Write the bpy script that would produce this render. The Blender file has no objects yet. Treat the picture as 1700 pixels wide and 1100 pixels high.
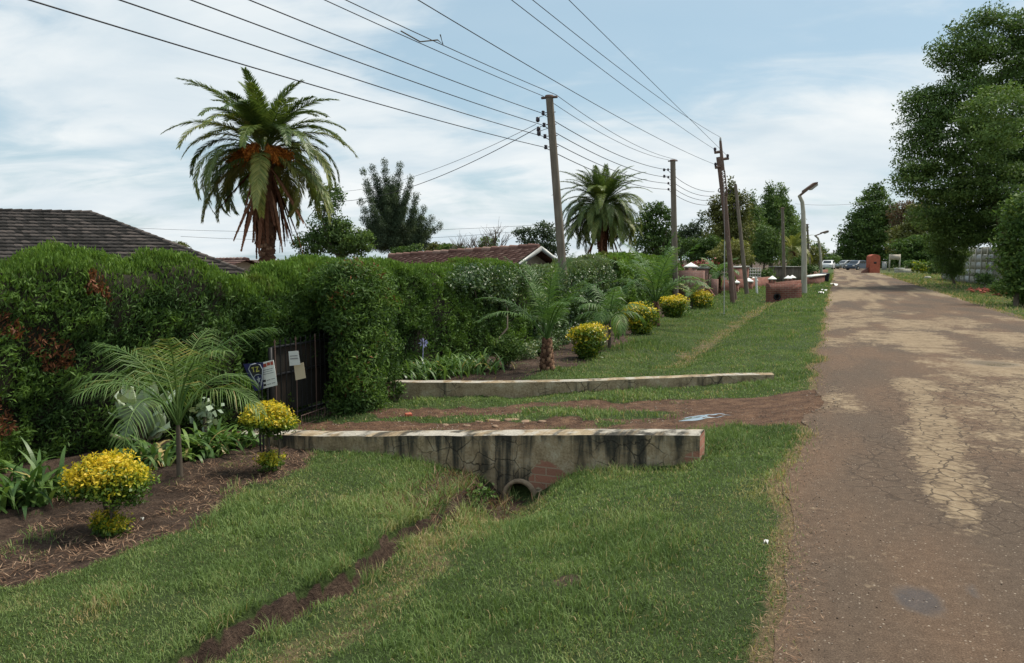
import bpy, math, random
import numpy as np
from mathutils import Vector, Matrix
rad = math.radians
random.seed(7)
scene = bpy.context.scene
COL = scene.collection

# ------------------------------------------------------------------ camera
CAMZ = 1.6
PITCH = rad(5.27)
FPX = 1300.0
cam_d = bpy.data.cameras.new('camera')
cam = bpy.data.objects.new('camera', cam_d)
COL.objects.link(cam)
cam.location = (0, 0, CAMZ)
cam.rotation_euler = (rad(90) - PITCH, 0, 0)
cam_d.sensor_width = 36
cam_d.lens = FPX / 1700 * 36
cam_d.clip_start = 0.05
cam_d.clip_end = 6000
scene.camera = cam

# ------------------------------------------------------------------ light
SUN_EL, SUN_AZ = 58.0, 62.0          # azimuth measured from +Y towards +X
sv = Vector((math.cos(rad(SUN_EL)) * math.sin(rad(SUN_AZ)), math.cos(rad(SUN_EL)) * math.cos(rad(SUN_AZ)), math.sin(rad(SUN_EL))))
sl = bpy.data.lights.new('sun', 'SUN')
sl.energy = 3.0
sl.angle = rad(18)
sl.color = (1.0, 0.93, 0.82)
so = bpy.data.objects.new('sun', sl)
so.rotation_euler = sv.to_track_quat('Z', 'Y').to_euler()
COL.objects.link(so)

world = bpy.data.worlds.new('World')
scene.world = world
world.use_nodes = True
W = world.node_tree
W.nodes.clear()
def wn(t, **kw):
    n = W.nodes.new(t)
    for k, v in kw.items(): setattr(n, k, v)
    return n
def wmath(op, a, b=None, clamp=False):
    n = wn('ShaderNodeMath', operation=op); n.use_clamp = clamp
    for i, x in enumerate((a, b)):
        if x is None: continue
        if isinstance(x, (int, float)): n.inputs[i].default_value = x
        else: W.links.new(x, n.inputs[i])
    return n.outputs[0]
sky = wn('ShaderNodeTexSky', sky_type='NISHITA')
sky.sun_disc = False
sky.sun_elevation = rad(SUN_EL)
sky.sun_rotation = rad(SUN_AZ)
sky.air_density = 1.0; sky.dust_density = 1.2; sky.ozone_density = 0.9
tc = wn('ShaderNodeTexCoord')
sep = wn('ShaderNodeSeparateXYZ'); W.links.new(tc.outputs['Generated'], sep.inputs[0])
zc = wmath('MAXIMUM', sep.outputs[2], 0.0)
den = wmath('ADD', zc, 0.24)
cx = wmath('DIVIDE', sep.outputs[0], den); cy = wmath('DIVIDE', sep.outputs[1], den)
comb = wn('ShaderNodeCombineXYZ'); W.links.new(cx, comb.inputs[0]); W.links.new(cy, comb.inputs[1])
def wnoise(scale, detail, rough, dist, off, stretch=(1, 1, 1), rot=0):
    m = wn('ShaderNodeMapping'); m.inputs['Location'].default_value = off; m.inputs['Scale'].default_value = stretch
    m.inputs['Rotation'].default_value = (0, 0, rot)
    W.links.new(comb.outputs[0], m.inputs[0])
    n = wn('ShaderNodeTexNoise'); n.inputs['Scale'].default_value = scale; n.inputs['Detail'].default_value = detail
    n.inputs['Roughness'].default_value = rough; n.inputs['Distortion'].default_value = dist
    W.links.new(m.outputs[0], n.inputs['Vector'])
    return n.outputs[0]
n1 = wnoise(1.05, 7, 0.5, 0.45, (3.3, 1.2, 0), (1, 1.25, 1), 0.5)
n2 = wnoise(2.3, 8, 0.6, 0.8, (1.3, 7.7, 0), (1, 1.9, 1), 0.35)
nn = wmath('ADD', wmath('MULTIPLY', n1, 0.72), wmath('MULTIPLY', n2, 0.28))
hz = wmath('SUBTRACT', 1.0, wmath('DIVIDE', zc, 0.30), True)     # more veil towards the horizon
nn = wmath('ADD', nn, wmath('MULTIPLY', hz, 0.10))
mr = wn('ShaderNodeMapRange', interpolation_type='SMOOTHSTEP')
mr.inputs['From Min'].default_value = 0.43; mr.inputs['From Max'].default_value = 0.60
mr.inputs['To Min'].default_value = 0.14; mr.inputs['To Max'].default_value = 0.97
W.links.new(nn, mr.inputs['Value'])
n3 = wnoise(1.6, 6, 0.55, 0.3, (9.1, 2.2, 0), (1, 1.5, 1), 0.3)
crr = wn('ShaderNodeValToRGB')
crr.color_ramp.elements[0].position = 0.3; crr.color_ramp.elements[0].color = (5.6, 6.5, 7.1, 1)
crr.color_ramp.elements[1].position = 0.68; crr.color_ramp.elements[1].color = (7.9, 8.2, 8.25, 1)
W.links.new(n3, crr.inputs[0])
blue = wn('ShaderNodeMixRGB', blend_type='MIX'); blue.inputs[0].default_value = 0.55
W.links.new(sky.outputs[0], blue.inputs[1]); blue.inputs[2].default_value = (3.6, 5.6, 6.6, 1)
mx = wn('ShaderNodeMixRGB', blend_type='MIX')
W.links.new(mr.outputs[0], mx.inputs[0]); W.links.new(blue.outputs[0], mx.inputs[1]); W.links.new(crr.outputs[0], mx.inputs[2])
bg = wn('ShaderNodeBackground'); bg.inputs['Strength'].default_value = 0.075
W.links.new(mx.outputs[0], bg.inputs[0])
wo = wn('ShaderNodeOutputWorld'); W.links.new(bg.outputs[0], wo.inputs[0])

scene.view_settings.view_transform = 'Standard'
scene.view_settings.look = 'None'
scene.view_settings.exposure = 0.66
scene.view_settings.gamma = 1.0
scene.cycles.max_bounces = 6
scene.cycles.diffuse_bounces = 3
scene.cycles.transmission_bounces = 4

# ------------------------------------------------------------------ coordinates
TH = math.atan2(0.381, 0.9245)            # road heading
DX, DY = math.sin(TH), math.cos(TH)
V0 = 0.19
def uv2xy(u, v):
    return DX * u - DY * (v + V0), DY * u + DX * (v + V0)
def xy2uv(x, y):
    return DX * x + DY * y, -DY * x + DX * y - V0
RZ = -TH                                   # local +Y runs along the road, local +X to its right

def ray(px, py):
    a = (px - 850) / FPX; b = -(py - 550) / FPX
    return np.array([a, math.cos(PITCH) + b * math.sin(PITCH), -math.sin(PITCH) + b * math.cos(PITCH)])
def P(px, py, Y):
    d = ray(px, py); t = Y / d[1]
    return np.array([d[0] * t, Y, CAMZ + d[2] * t])
def PV(px, py, V):
    """point where the sight line meets the upright plane at distance V left of the road edge -> u, z"""
    d = ray(px, py)
    t = (V + V0) / (-DY * d[0] + DX * d[1])
    x, y, z = d * t
    return DX * x + DY * y, CAMZ + z

def _h(ix, iy, s):
    n = (ix.astype(np.int64) * 374761393 + iy.astype(np.int64) * 668265263 + s * 974711) & 0x7fffffff
    n = ((n ^ (n >> 13)) * 1274126177) & 0x7fffffff
    n = (n ^ (n >> 16)) & 0xffff
    return n / 65535.0
def vn(x, y, s=0):
    x = np.asarray(x, float); y = np.asarray(y, float)
    ix = np.floor(x); iy = np.floor(y); fx = x - ix; fy = y - iy
    fx = fx * fx * (3 - 2 * fx); fy = fy * fy * (3 - 2 * fy)
    a = _h(ix, iy, s); b = _h(ix + 1, iy, s); c = _h(ix, iy + 1, s); d = _h(ix + 1, iy + 1, s)
    return (a * (1 - fx) + b * fx) * (1 - fy) + (c * (1 - fx) + d * fx) * fy
def fbm(x, y, s=0, o=4):
    r = 0; a = 0.5; t = 0
    x = np.asarray(x, float); y = np.asarray(y, float)
    for i in range(o):
        r = r + a * vn(x * 2 ** i, y * 2 ** i, s + i * 7); t += a; a *= 0.5
    return r / t
def sstep(a, b, x):
    t = np.clip((x - a) / (b - a), 0, 1)
    return t * t * (3 - 2 * t)

PV_V = [-900, -60, -9, -6.5, -5.1, -4.9, 0, .8, 1.7, 2.2, 3.5, 4.5, 7, 9, 14, 60, 900]
PV_Z = [-.2, -.2, -.1, -.10, -.03, 0, 0, -.04, -.19, -.30, -.32, -.36, -.44, -.6, -1.4, -1.4, -1.4]
DR_V = [-5, 0, .8, 5.8, 7, 9, 14, 900]
DR_Z = [0, 0, -.10, -.42, -.44, -.6, -1.4, -1.4]
PF_Z = [-.2, -.2, -.1, -.10, -.03, 0, 0, -.03, -.08, -.12, -.15, -.16, -.26, -.6, -1.4, -1.4, -1.4]
def ditch_c(u): return 2.56 + .10 * np.sin(u * 1.1) + .12 * (fbm(u * .9, u * 0 + 3, 5) - .5)
def u_far(v): return np.interp(v, [0, .5, 5.8, 6.6, 9], [11.55, 11.45, 9.60, 9.5, 9.5])
def drive_w(u, v=2.0): return sstep(6.60, 6.82, u) * (1 - sstep(.02, .18, u - u_far(v)))
def ditch_depth(u, v):
    e = .09 * (fbm(u * 3, v * 3, 31) - .5) * 2
    dd = np.abs(v - ditch_c(u)) + e
    nb = 1 - sstep(6.66, 6.74, u)
    near = (1 - sstep(.025, .11, dd)) * .30 * nb
    near = near * (.8 + .5 * (fbm(u * 2.3, v * 0 + 9, 77) - .5))
    far = (1 - sstep(.1, .9, np.abs(v - 2.4))) * .12 * sstep(11.6, 13, u) * (1 - sstep(60, 90, u))
    mouth = .07 * sstep(5.0, 6.4, u) * nb * sstep(.55, .95, v) * (1 - sstep(3.0, 4.2, v)) + .25 * np.exp(-((v - (2.45 - (6.62 - u) * .30)) / .36) ** 2) * sstep(4.6, 6.0, u) * nb
    return near * (1 - .5 * sstep(5.6, 6.4, u)) + far + mouth
def H(u, v, fine=True):
    u = np.asarray(u, float); v = np.asarray(v, float)
    wf = sstep(9.3, 10.3, u); a = np.interp(v, PV_V, PV_Z) * (1 - wf) + np.interp(v, PV_V, PF_Z) * wf; b = np.interp(v, DR_V, DR_Z)
    w = drive_w(u, v)
    z = a * (1 - w) + b * w - ditch_depth(u, v)
    z = np.where(u > 45, z * (1 - .6 * sstep(45, 90, u) * (v < 6)), z)
    if fine:
        off = sstep(.15, .6, v) + sstep(.1, .5, -4.9 - v)
        z = z + off * ((fbm(u * 1.3, v * 1.3, 11, 4) - .5) * .09 + (fbm(u * 7, v * 7, 12, 2) - .5) * .022) + (fbm(u * 9, v * 9, 13, 3) - .5) * .06 * sstep(4.0, 4.4, v) * (v < 7)
    road = (v < -.2) & (v > -4.6)
    return np.where(road, z - .02, z)
def G(px, py):
    """ground point seen at a pixel"""
    d = ray(px, py); lo, t = 0.5, 0.5
    while t < 400:
        x, y, z = d * t; u, v = xy2uv(x, y)
        if CAMZ + z < float(H(u, v, False)): break
        lo = t; t *= 1.02
    for _ in range(30):
        m = (lo + t) / 2; x, y, z = d * m; u, v = xy2uv(x, y)
        if CAMZ + z < float(H(u, v, False)): t = m
        else: lo = m
    x, y, z = d * lo; u, v = xy2uv(x, y)
    return Vector((x, y, float(H(u, v))))
def W3(u, v, z=None):
    x, y = uv2xy(u, v)
    return Vector((x, y, float(H(u, v)) if z is None else z))

# ------------------------------------------------------------------ object helpers
def tag(o, label=None, cat=None, group=None, kind=None):
    if label: o['label'] = label
    if cat: o['category'] = cat
    if group: o['group'] = group
    if kind: o['kind'] = kind
    return o
def empty(name, loc=(0, 0, 0), rz=0, label=None, cat=None, group=None):
    o = bpy.data.objects.new(name, None); COL.objects.link(o)
    o.location = loc; o.rotation_euler = (0, 0, rz); o.empty_display_size = .2
    return tag(o, label, cat, group)
def nrm(a):
    return a / np.maximum(np.linalg.norm(a, axis=-1, keepdims=True), 1e-9)
class Acc:
    def __init__(s): s.v = []; s.q = []; s.t = []; s.qt = []; s.tt = []; s.n = 0
    def add(s, v, f, tint=0.5):
        v = np.asarray(v, float).reshape(-1, 3); f = np.asarray(f, np.int64)
        s.v.append(v); tint = np.broadcast_to(np.asarray(tint, float), (len(f),))
        if f.shape[1] == 4: s.q.append(f + s.n); s.qt.append(tint)
        else: s.t.append(f + s.n); s.tt.append(tint)
        s.n += len(v)
    def box(s, x0, x1, y0, y1, z0, z1, tint=.5):
        v = [(x, y, z) for z in (z0, z1) for y in (y0, y1) for x in (x0, x1)]
        s.add(v, [(0, 2, 3, 1), (4, 5, 7, 6), (0, 1, 5, 4), (2, 6, 7, 3), (0, 4, 6, 2), (1, 3, 7, 5)], tint)
    def rbox(s, c, size, rz=0, tilt=0, axis='X', tint=.5):
        v = np.array([(x, y, z) for z in (-.5, .5) for y in (-.5, .5) for x in (-.5, .5)]) * np.array(size)
        M = np.array(Matrix.Rotation(rz, 3, 'Z') @ Matrix.Rotation(tilt, 3, axis))
        s.add(v @ M.T + np.array(c), [(0, 2, 3, 1), (4, 5, 7, 6), (0, 1, 5, 4), (2, 6, 7, 3), (0, 4, 6, 2), (1, 3, 7, 5)], tint)
    def tube(s, pts, r, n=8, tint=.5, cap=True):
        p = np.asarray(pts, float); m = len(p); r = np.broadcast_to(np.asarray(r, float), (m,))
        tg = nrm(np.gradient(p, axis=0))
        ref = np.array([0, 0, 1.]) if abs(tg[0][2]) < .8 else np.array([1., 0, 0])
        a = nrm(np.cross(tg, ref)); b = np.cross(tg, a)
        an = np.arange(n) * 2 * math.pi / n
        ring = (a[:, None] * np.cos(an)[None, :, None] + b[:, None] * np.sin(an)[None, :, None]) * r[:, None, None] + p[:, None]
        i = np.arange(m - 1)[:, None] * n; j = np.arange(n)[None]
        k = (j + 1) % n
        f = np.stack([i + j, i + k, i + n + k, i + n + j], -1).reshape(-1, 4)
        s.add(ring.reshape(-1, 3), f, tint)
        if cap:
            for e, idx in ((0, 0), (m - 1, (m - 1) * n)):
                vs = np.vstack([ring[e], p[e]])
                ff = [(q, (q + 1) % n, n) if e else ((q + 1) % n, q, n) for q in range(n)]
                s.add(vs, ff, tint)
    def lathe(s, prof, n=16, c=(0, 0, 0), tint=.5):
        an = np.arange(n) * 2 * math.pi / n; prof = np.asarray(prof, float)
        v = np.stack([prof[:, 0][:, None] * np.cos(an), prof[:, 0][:, None] * np.sin(an), np.repeat(prof[:, 1][:, None], n, 1)], -1)
        m = len(prof); i = np.arange(m - 1)[:, None] * n; j = np.arange(n)[None]; k = (j + 1) % n
        s.add(v.reshape(-1, 3) + np.array(c), np.stack([i + j, i + k, i + n + k, i + n + j], -1).reshape(-1, 4), tint)
    def prism(s, poly, d0, d1, fn, tint=.5):
        """poly: 2D outline (counter-clockwise); fn(a, b, d) -> xyz"""
        n = len(poly)
        v = [fn(a, b, d0) for a, b in poly] + [fn(a, b, d1) for a, b in poly]
        cA = fn(*np.mean(poly, axis=0), d0); cB = fn(*np.mean(poly, axis=0), d1)
        v += [cA, cB]
        s.add(v, [(i, (i + 1) % n, n + (i + 1) % n, n + i) for i in range(n)], tint)
        s.add(v, [((i + 1) % n, i, 2 * n) for i in range(n)] + [(n + i, n + (i + 1) % n, 2 * n + 1) for i in range(n)], tint)
    def leaves(s, c, a, nh, l, w, tint, bend=0.0):
        c = np.asarray(c, float); a = nrm(a); b = nrm(np.cross(a, nh)); nn_ = np.cross(b, a)
        l = np.broadcast_to(np.asarray(l, float), (len(c),))[:, None]; w = np.broadcast_to(np.asarray(w, float), (len(c),))[:, None]
        v = np.stack([c - a * l * .5, c + b * w * .5 + nn_ * l * bend, c + a * l * .5, c - b * w * .5 + nn_ * l * bend], 1)
        i = np.arange(len(c))[:, None] * 4
        s.add(v.reshape(-1, 3), i + np.array([[0, 1, 2, 3]]), tint)
    def build(s, name, mat, parent=None, loc=None, rz=0, smooth=False, uv=True, bevel=0):
        me = bpy.data.meshes.new(name)
        v = np.vstack(s.v) if s.v else np.zeros((0, 3))
        Q = np.vstack(s.q) if s.q else np.zeros((0, 4), np.int64); T = np.vstack(s.t) if s.t else np.zeros((0, 3), np.int64)
        me.vertices.add(len(v)); me.vertices.foreach_set('co', v.astype(np.float32).ravel())
        loops = np.concatenate([Q.ravel(), T.ravel()])
        me.loops.add(len(loops)); me.loops.foreach_set('vertex_index', loops.astype(np.int32))
        st = np.concatenate([np.arange(len(Q)) * 4, len(Q) * 4 + np.arange(len(T)) * 3])
        me.polygons.add(len(st)); me.polygons.foreach_set('loop_start', st.astype(np.int32))
        if smooth: me.polygons.foreach_set('use_smooth', np.ones(len(st), bool))
        me.update(calc_edges=True)
        tn = np.concatenate([np.concatenate(s.qt) if s.qt else np.zeros(0), np.concatenate(s.tt) if s.tt else np.zeros(0)])
        at = me.attributes.new('tint', 'FLOAT', 'FACE'); at.data.foreach_set('value', tn.astype(np.float32))
        if uv:
            uvl = me.uv_layers.new(name='UVMap')
            nor = np.zeros(len(st) * 3, np.float32); me.polygons.foreach_get('normal', nor); nor = np.abs(nor.reshape(-1, 3))
            dom = np.argmax(nor, 1); cnt = np.concatenate([np.full(len(Q), 4), np.full(len(T), 3)])
            dl = np.repeat(dom, cnt); co = v[loops]
            U = np.where(dl == 0, co[:, 1], co[:, 0]); Vv = np.where(dl == 2, co[:, 1], co[:, 2])
            uvl.data.foreach_set('uv', np.stack([U, Vv], 1).astype(np.float32).ravel())
        me.materials.append(mat)
        o = bpy.data.objects.new(name, me); COL.objects.link(o)
        if parent: o.parent = parent
        if loc is not None: o.location = loc
        if rz: o.rotation_euler = (0, 0, rz)
        if bevel:
            m = o.modifiers.new('bevel', 'BEVEL'); m.width = bevel; m.segments = 2; m.limit_method = 'ANGLE'
        return o

# ------------------------------------------------------------------ materials
class NT:
    def __init__(s, name):
        s.m = bpy.data.materials.new(name); s.m.use_nodes = True; s.t = s.m.node_tree; s.t.nodes.clear()
        s.out = s.t.nodes.new('ShaderNodeOutputMaterial')
        s.b = s.t.nodes.new('ShaderNodeBsdfPrincipled'); s.t.links.new(s.b.outputs[0], s.out.inputs[0])
        s.b.inputs['Roughness'].default_value = .8; s.b.inputs['Specular IOR Level'].default_value = .25
    def n(s, t, **kw):
        x = s.t.nodes.new(t)
        for k, v in kw.items(): setattr(x, k, v)
        return x
    def l(s, a, b): s.t.links.new(a, b)
    def setv(s, inp, x):
        if isinstance(x, (int, float)): inp.default_value = x
        elif isinstance(x, tuple): inp.default_value = x if len(x) == 4 or inp.type == 'VECTOR' else (*x, 1)
        else: s.l(x, inp)
    def math(s, op, a, b=0, clamp=False):
        x = s.n('ShaderNodeMath', operation=op); x.use_clamp = clamp; s.setv(x.inputs[0], a); s.setv(x.inputs[1], b); return x.outputs[0]
    def uv(s): return s.n('ShaderNodeUVMap').outputs[0]
    def obj(s): return s.n('ShaderNodeTexCoord').outputs['Object']
    def map(s, vec, scale=(1, 1, 1), loc=(0, 0, 0)):
        x = s.n('ShaderNodeMapping'); s.l(vec, x.inputs[0]); x.inputs['Scale'].default_value = scale; x.inputs['Location'].default_value = loc; return x.outputs[0]
    def noise(s, vec, scale, detail=4, rough=.55, dist=0):
        x = s.n('ShaderNodeTexNoise'); s.l(vec, x.inputs['Vector']); x.inputs['Scale'].default_value = scale
        x.inputs['Detail'].default_value = detail; x.inputs['Roughness'].default_value = rough; x.inputs['Distortion'].default_value = dist
        return x.outputs[0]
    def attr(s, name='tint'): return s.n('ShaderNodeAttribute', attribute_name=name).outputs['Fac']
    def ramp(s, fac, stops):
        x = s.n('ShaderNodeValToRGB'); s.setv(x.inputs[0], fac); e = x.color_ramp.elements
        while len(e) < len(stops): e.new(.5)
        for i, (p, c) in enumerate(stops): e[i].position = p; e[i].color = (*c, 1) if len(c) == 3 else c
        return x.outputs[0]
    def mix(s, f, a, b, mode='MIX'):
        x = s.n('ShaderNodeMixRGB', blend_type=mode); s.setv(x.inputs[0], f); s.setv(x.inputs[1], a); s.setv(x.inputs[2], b); return x.outputs[0]
    def range(s, v, a, b, c=0, d=1):
        x = s.n('ShaderNodeMapRange', interpolation_type='SMOOTHSTEP'); s.setv(x.inputs['Value'], v)
        for k, q in (('From Min', a), ('From Max', b), ('To Min', c), ('To Max', d)): x.inputs[k].default_value = q
        return x.outputs[0]
    def color(s, c): s.setv(s.b.inputs['Base Color'], c)
    def rough(s, c): s.setv(s.b.inputs['Roughness'], c)
    def bump(s, h, strength=.5, dist=.01):
        x = s.n('ShaderNodeBump'); x.inputs['Strength'].default_value = strength; x.inputs['Distance'].default_value = dist
        s.l(h, x.inputs['Height']); s.l(x.outputs[0], s.b.inputs['Normal'])
GAIN = (1.6, 1.4, 1.45)
def mat_leaf(name, stops, transl=.3, rough=.55, spec=.25, nscale=1.5, namt=.25):
    m = NT(name)
    t = m.attr('tint')
    nz = m.noise(m.obj(), nscale, 3)
    f = m.math('ADD', t, m.math('MULTIPLY', m.math('SUBTRACT', nz, .5), namt), True)
    stops = [(p_, tuple(min(.85, x * k_) for x, k_ in zip(c_, GAIN))) for p_, c_ in stops]
    c = m.ramp(f, stops)
    m.color(c); m.rough(rough); m.b.inputs['Specular IOR Level'].default_value = spec
    tr = m.n('ShaderNodeBsdfTranslucent')
    m.l(m.mix(.6, c, (.12, .2, .02), 'MIX') if False else m.mix(1, c, (1.25, 1.3, .7), 'MULTIPLY'), tr.inputs[0])
    ms = m.n('ShaderNodeMixShader'); ms.inputs[0].default_value = transl
    m.l(m.b.outputs[0], ms.inputs[1]); m.l(tr.outputs[0], ms.inputs[2]); m.l(ms.outputs[0], m.out.inputs[0])
    return m.m
def mat_simple(name, c, rough=.7, metal=0, var=.15, scale=6, spec=.25, bump=0):
    m = NT(name); nz = m.noise(m.obj(), scale, 5)
    a = tuple(x * (1 - var) for x in c); b = tuple(x * (1 + var) for x in c)
    m.color(m.ramp(nz, [(.3, a), (.7, b)])); m.rough(rough); m.b.inputs['Metallic'].default_value = metal
    m.b.inputs['Specular IOR Level'].default_value = spec
    if bump: m.bump(nz, bump, .01)
    return m.m
def mat_tint(name, stops, rough=.8, scale=8, var=.2, bump=0, stretch=(1, 1, 1)):
    m = NT(name); t = m.attr('tint'); nz = m.noise(m.map(m.obj(), stretch), scale, 5)
    c = m.ramp(m.math('ADD', t, m.math('MULTIPLY', m.math('SUBTRACT', nz, .5), var * 2), True), stops)
    m.color(c); m.rough(rough)
    if bump: m.bump(nz, bump, .02)
    return m.m

M = {}
M['blade'] = mat_leaf('grass_blade', [(0, (.050, .088, .026)), (.45, (.094, .160, .048)), (.8, (.150, .215, .075)), (.9, (.24, .21, .10)), (1, (.32, .27, .15))], .25, .6, .15, .8, .35)
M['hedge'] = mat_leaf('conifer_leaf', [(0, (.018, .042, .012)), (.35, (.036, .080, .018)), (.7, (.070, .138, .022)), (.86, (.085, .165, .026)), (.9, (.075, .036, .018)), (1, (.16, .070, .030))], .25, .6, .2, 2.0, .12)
M['ivy'] = mat_leaf('glossy_leaf', [(0, (.016, .040, .012)), (.5, (.035, .075, .022)), (.8, (.075, .13, .04)), (1, (.17, .21, .11))], .2, .4, .4, 2.0, .2)
M['twig'] = mat_simple('twig_core', (.020, .018, .010), .9, var=.4, scale=9)
M['palm'] = mat_leaf('palm_leaf', [(0, (.022, .046, .016)), (.4, (.045, .085, .022)), (.75, (.100, .150, .035)), (1, (.22, .24, .07))], .25, .45, .35, 2, .2)
M['straw'] = mat_leaf('straw', [(0, (.05, .032, .02)), (.5, (.13, .085, .05)), (1, (.30, .235, .15))], .15, .8, .1, 2, .3)
M['palmdead'] = mat_leaf('dead_frond', [(0, (.05, .025, .014)), (.5, (.13, .065, .035)), (1, (.27, .16, .09))], .15, .8, .1, 2, .3)
M['palmyoung'] = mat_leaf('young_palm_leaf', [(0, (.028, .070, .018)), (.5, (.055, .120, .028)), (.85, (.10, .17, .045)), (1, (.3, .27, .12))], .3, .5, .3, 2, .2)
M['fruit'] = mat_tint('date_fruit', [(0, (.30, .07, .012)), (1, (.62, .22, .03))], .6, 9, .3)
M['bark'] = mat_tint('bark', [(0, (.055, .042, .030)), (.5, (.12, .095, .07)), (1, (.20, .165, .125))], .9, 7, .35, .6, (1, 1, .25))
M['palmbark'] = mat_tint('palm_bark', [(0, (.045, .022, .013)), (.5, (.12, .06, .035)), (1, (.25, .15, .09))], .9, 9, .3, .5)
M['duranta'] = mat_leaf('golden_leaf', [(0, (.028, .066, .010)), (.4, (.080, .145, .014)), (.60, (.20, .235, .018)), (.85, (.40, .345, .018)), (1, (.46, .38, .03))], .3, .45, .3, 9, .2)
M['strap'] = mat_leaf('strap_leaf', [(0, (.026, .064, .016)), (.5, (.058, .125, .028)), (.9, (.12, .20, .045)), (1, (.35, .30, .12))], .25, .4, .4, 5, .2)
M['cabbage'] = mat_leaf('waxy_leaf', [(0, (.10, .16, .10)), (.6, (.20, .28, .19)), (1, (.34, .42, .31))], .15, .5, .3, 8, .2)
M['flower'] = mat_simple('lilac_petal', (.38, .38, .62), .6)
M['redflower'] = mat_simple('red_petal', (.26, .05, .04), .6, var=.35)
def leafset(nm, d, m_, l, hi):
    M[nm] = mat_leaf(nm, [(0, d), (.45, m_), (.8, l), (1, hi)], .25, .6, .2, .5, .3)
leafset('leaf_dark', (.030, .060, .018), (.060, .114, .030), (.098, .168, .044), (.14, .21, .06))
leafset('leaf_mid', (.026, .054, .014), (.052, .102, .024), (.088, .155, .036), (.13, .20, .05))
leafset('leaf_olive', (.042, .056, .016), (.082, .102, .028), (.125, .148, .042), (.17, .19, .06))
leafset('leaf_bluegreen', (.024, .042, .022), (.046, .078, .038), (.072, .112, .056), (.10, .14, .08))
leafset('leaf_brown', (.04, .03, .018), (.08, .06, .035), (.12, .10, .05), (.18, .16, .09))
leafset('leaf_fresh', (.022, .052, .012), (.05, .10, .022), (.095, .165, .035), (.17, .24, .07))
M['white'] = mat_simple('white_paint', (.72, .72, .68), .6, var=.08)
M['blackmetal'] = mat_simple('black_iron', (.022, .022, .022), .5, .3, .3)
M['wire'] = mat_simple('wire', (.03, .03, .035), .5, .2)
M['insul'] = mat_simple('insulator', (.03, .02, .03), .35, spec=.5)
M['glass'] = mat_simple('dark_glass', (.02, .025, .03), .1, spec=.6)
M['rubber'] = mat_simple('rubber', (.02, .02, .02), .8)
M['steelpole'] = mat_tint('rusty_steel', [(0, (.08, .045, .035)), (.5, (.15, .095, .075)), (1, (.24, .20, .18))], .7, 6, .3)
M['galv'] = mat_simple('galvanised', (.40, .40, .38), .5, .3, .15)
M['concpole'] = None

def mk_concpole():
    m = NT('weathered_pole'); o = m.obj()
    n = m.noise(m.map(o, (9, 9, .5)), 1.0, 6, .6); n2 = m.noise(m.map(o, (1, 1, 1)), 1.3, 4)
    c = m.ramp(m.math('ADD', m.math('MULTIPLY', n, .6), m.math('MULTIPLY', n2, .4)), [(.32, (.085, .068, .052)), (.5, (.17, .14, .11)), (.7, (.27, .235, .19))])
    m.color(c); m.rough(.85); m.bump(n, .3, .01); return m.m
M['concpole'] = mk_concpole()
def mk_lamp_conc():
    m = NT('pale_concrete'); n = m.noise(m.map(m.obj(), (3, 3, .8)), 2, 6)
    m.color(m.ramp(n, [(.3, (.28, .26, .21)), (.7, (.44, .42, .35))])); return m.m
M['paleconc'] = mk_lamp_conc()

def mk_ground():
    m = NT('ground_soil_grass'); uv = m.obj()
    soil = m.attr('soil'); dry = m.attr('dry')
    nf = m.noise(uv, 38, 6, .7); nm = m.noise(uv, 6, 5, .6); nl = m.noise(uv, .7, 4)
    s = m.ramp(m.math('ADD', m.math('MULTIPLY', nf, .5), m.math('MULTIPLY', nm, .5)), [(.34, (.026, .016, .011)), (.5, (.072, .045, .031)), (.62, (.135, .090, .062))])
    red = m.attr('red')
    s = m.mix(red, s, m.mix(1, s, (1.9, 1.65, 1.4), 'MULTIPLY'))
    g = m.ramp(m.math('ADD', m.math('MULTIPLY', nf, .55), m.math('MULTIPLY', nl, .45)), [(.3, (.030, .050, .012)), (.55, (.060, .090, .022)), (.75, (.10, .115, .035))])
    d = m.ramp(nf, [(.3, (.12, .085, .042)), (.7, (.27, .20, .105))])
    sm = m.range(m.math('ADD', soil, m.math('MULTIPLY', m.math('SUBTRACT', nm, .5), .9)), .38, .62)
    dm = m.range(m.math('ADD', dry, m.math('MULTIPLY', m.math('SUBTRACT', nm, .5), 1.0)), .35, .7)
    c = m.mix(dm, g, d); c = m.mix(sm, c, s)
    m.color(c); m.rough(.95); m.bump(m.math('ADD', nf, m.noise(uv, 14, 6, .7)), 1.0, .05)
    return m.m
M['ground'] = mk_ground()

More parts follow.
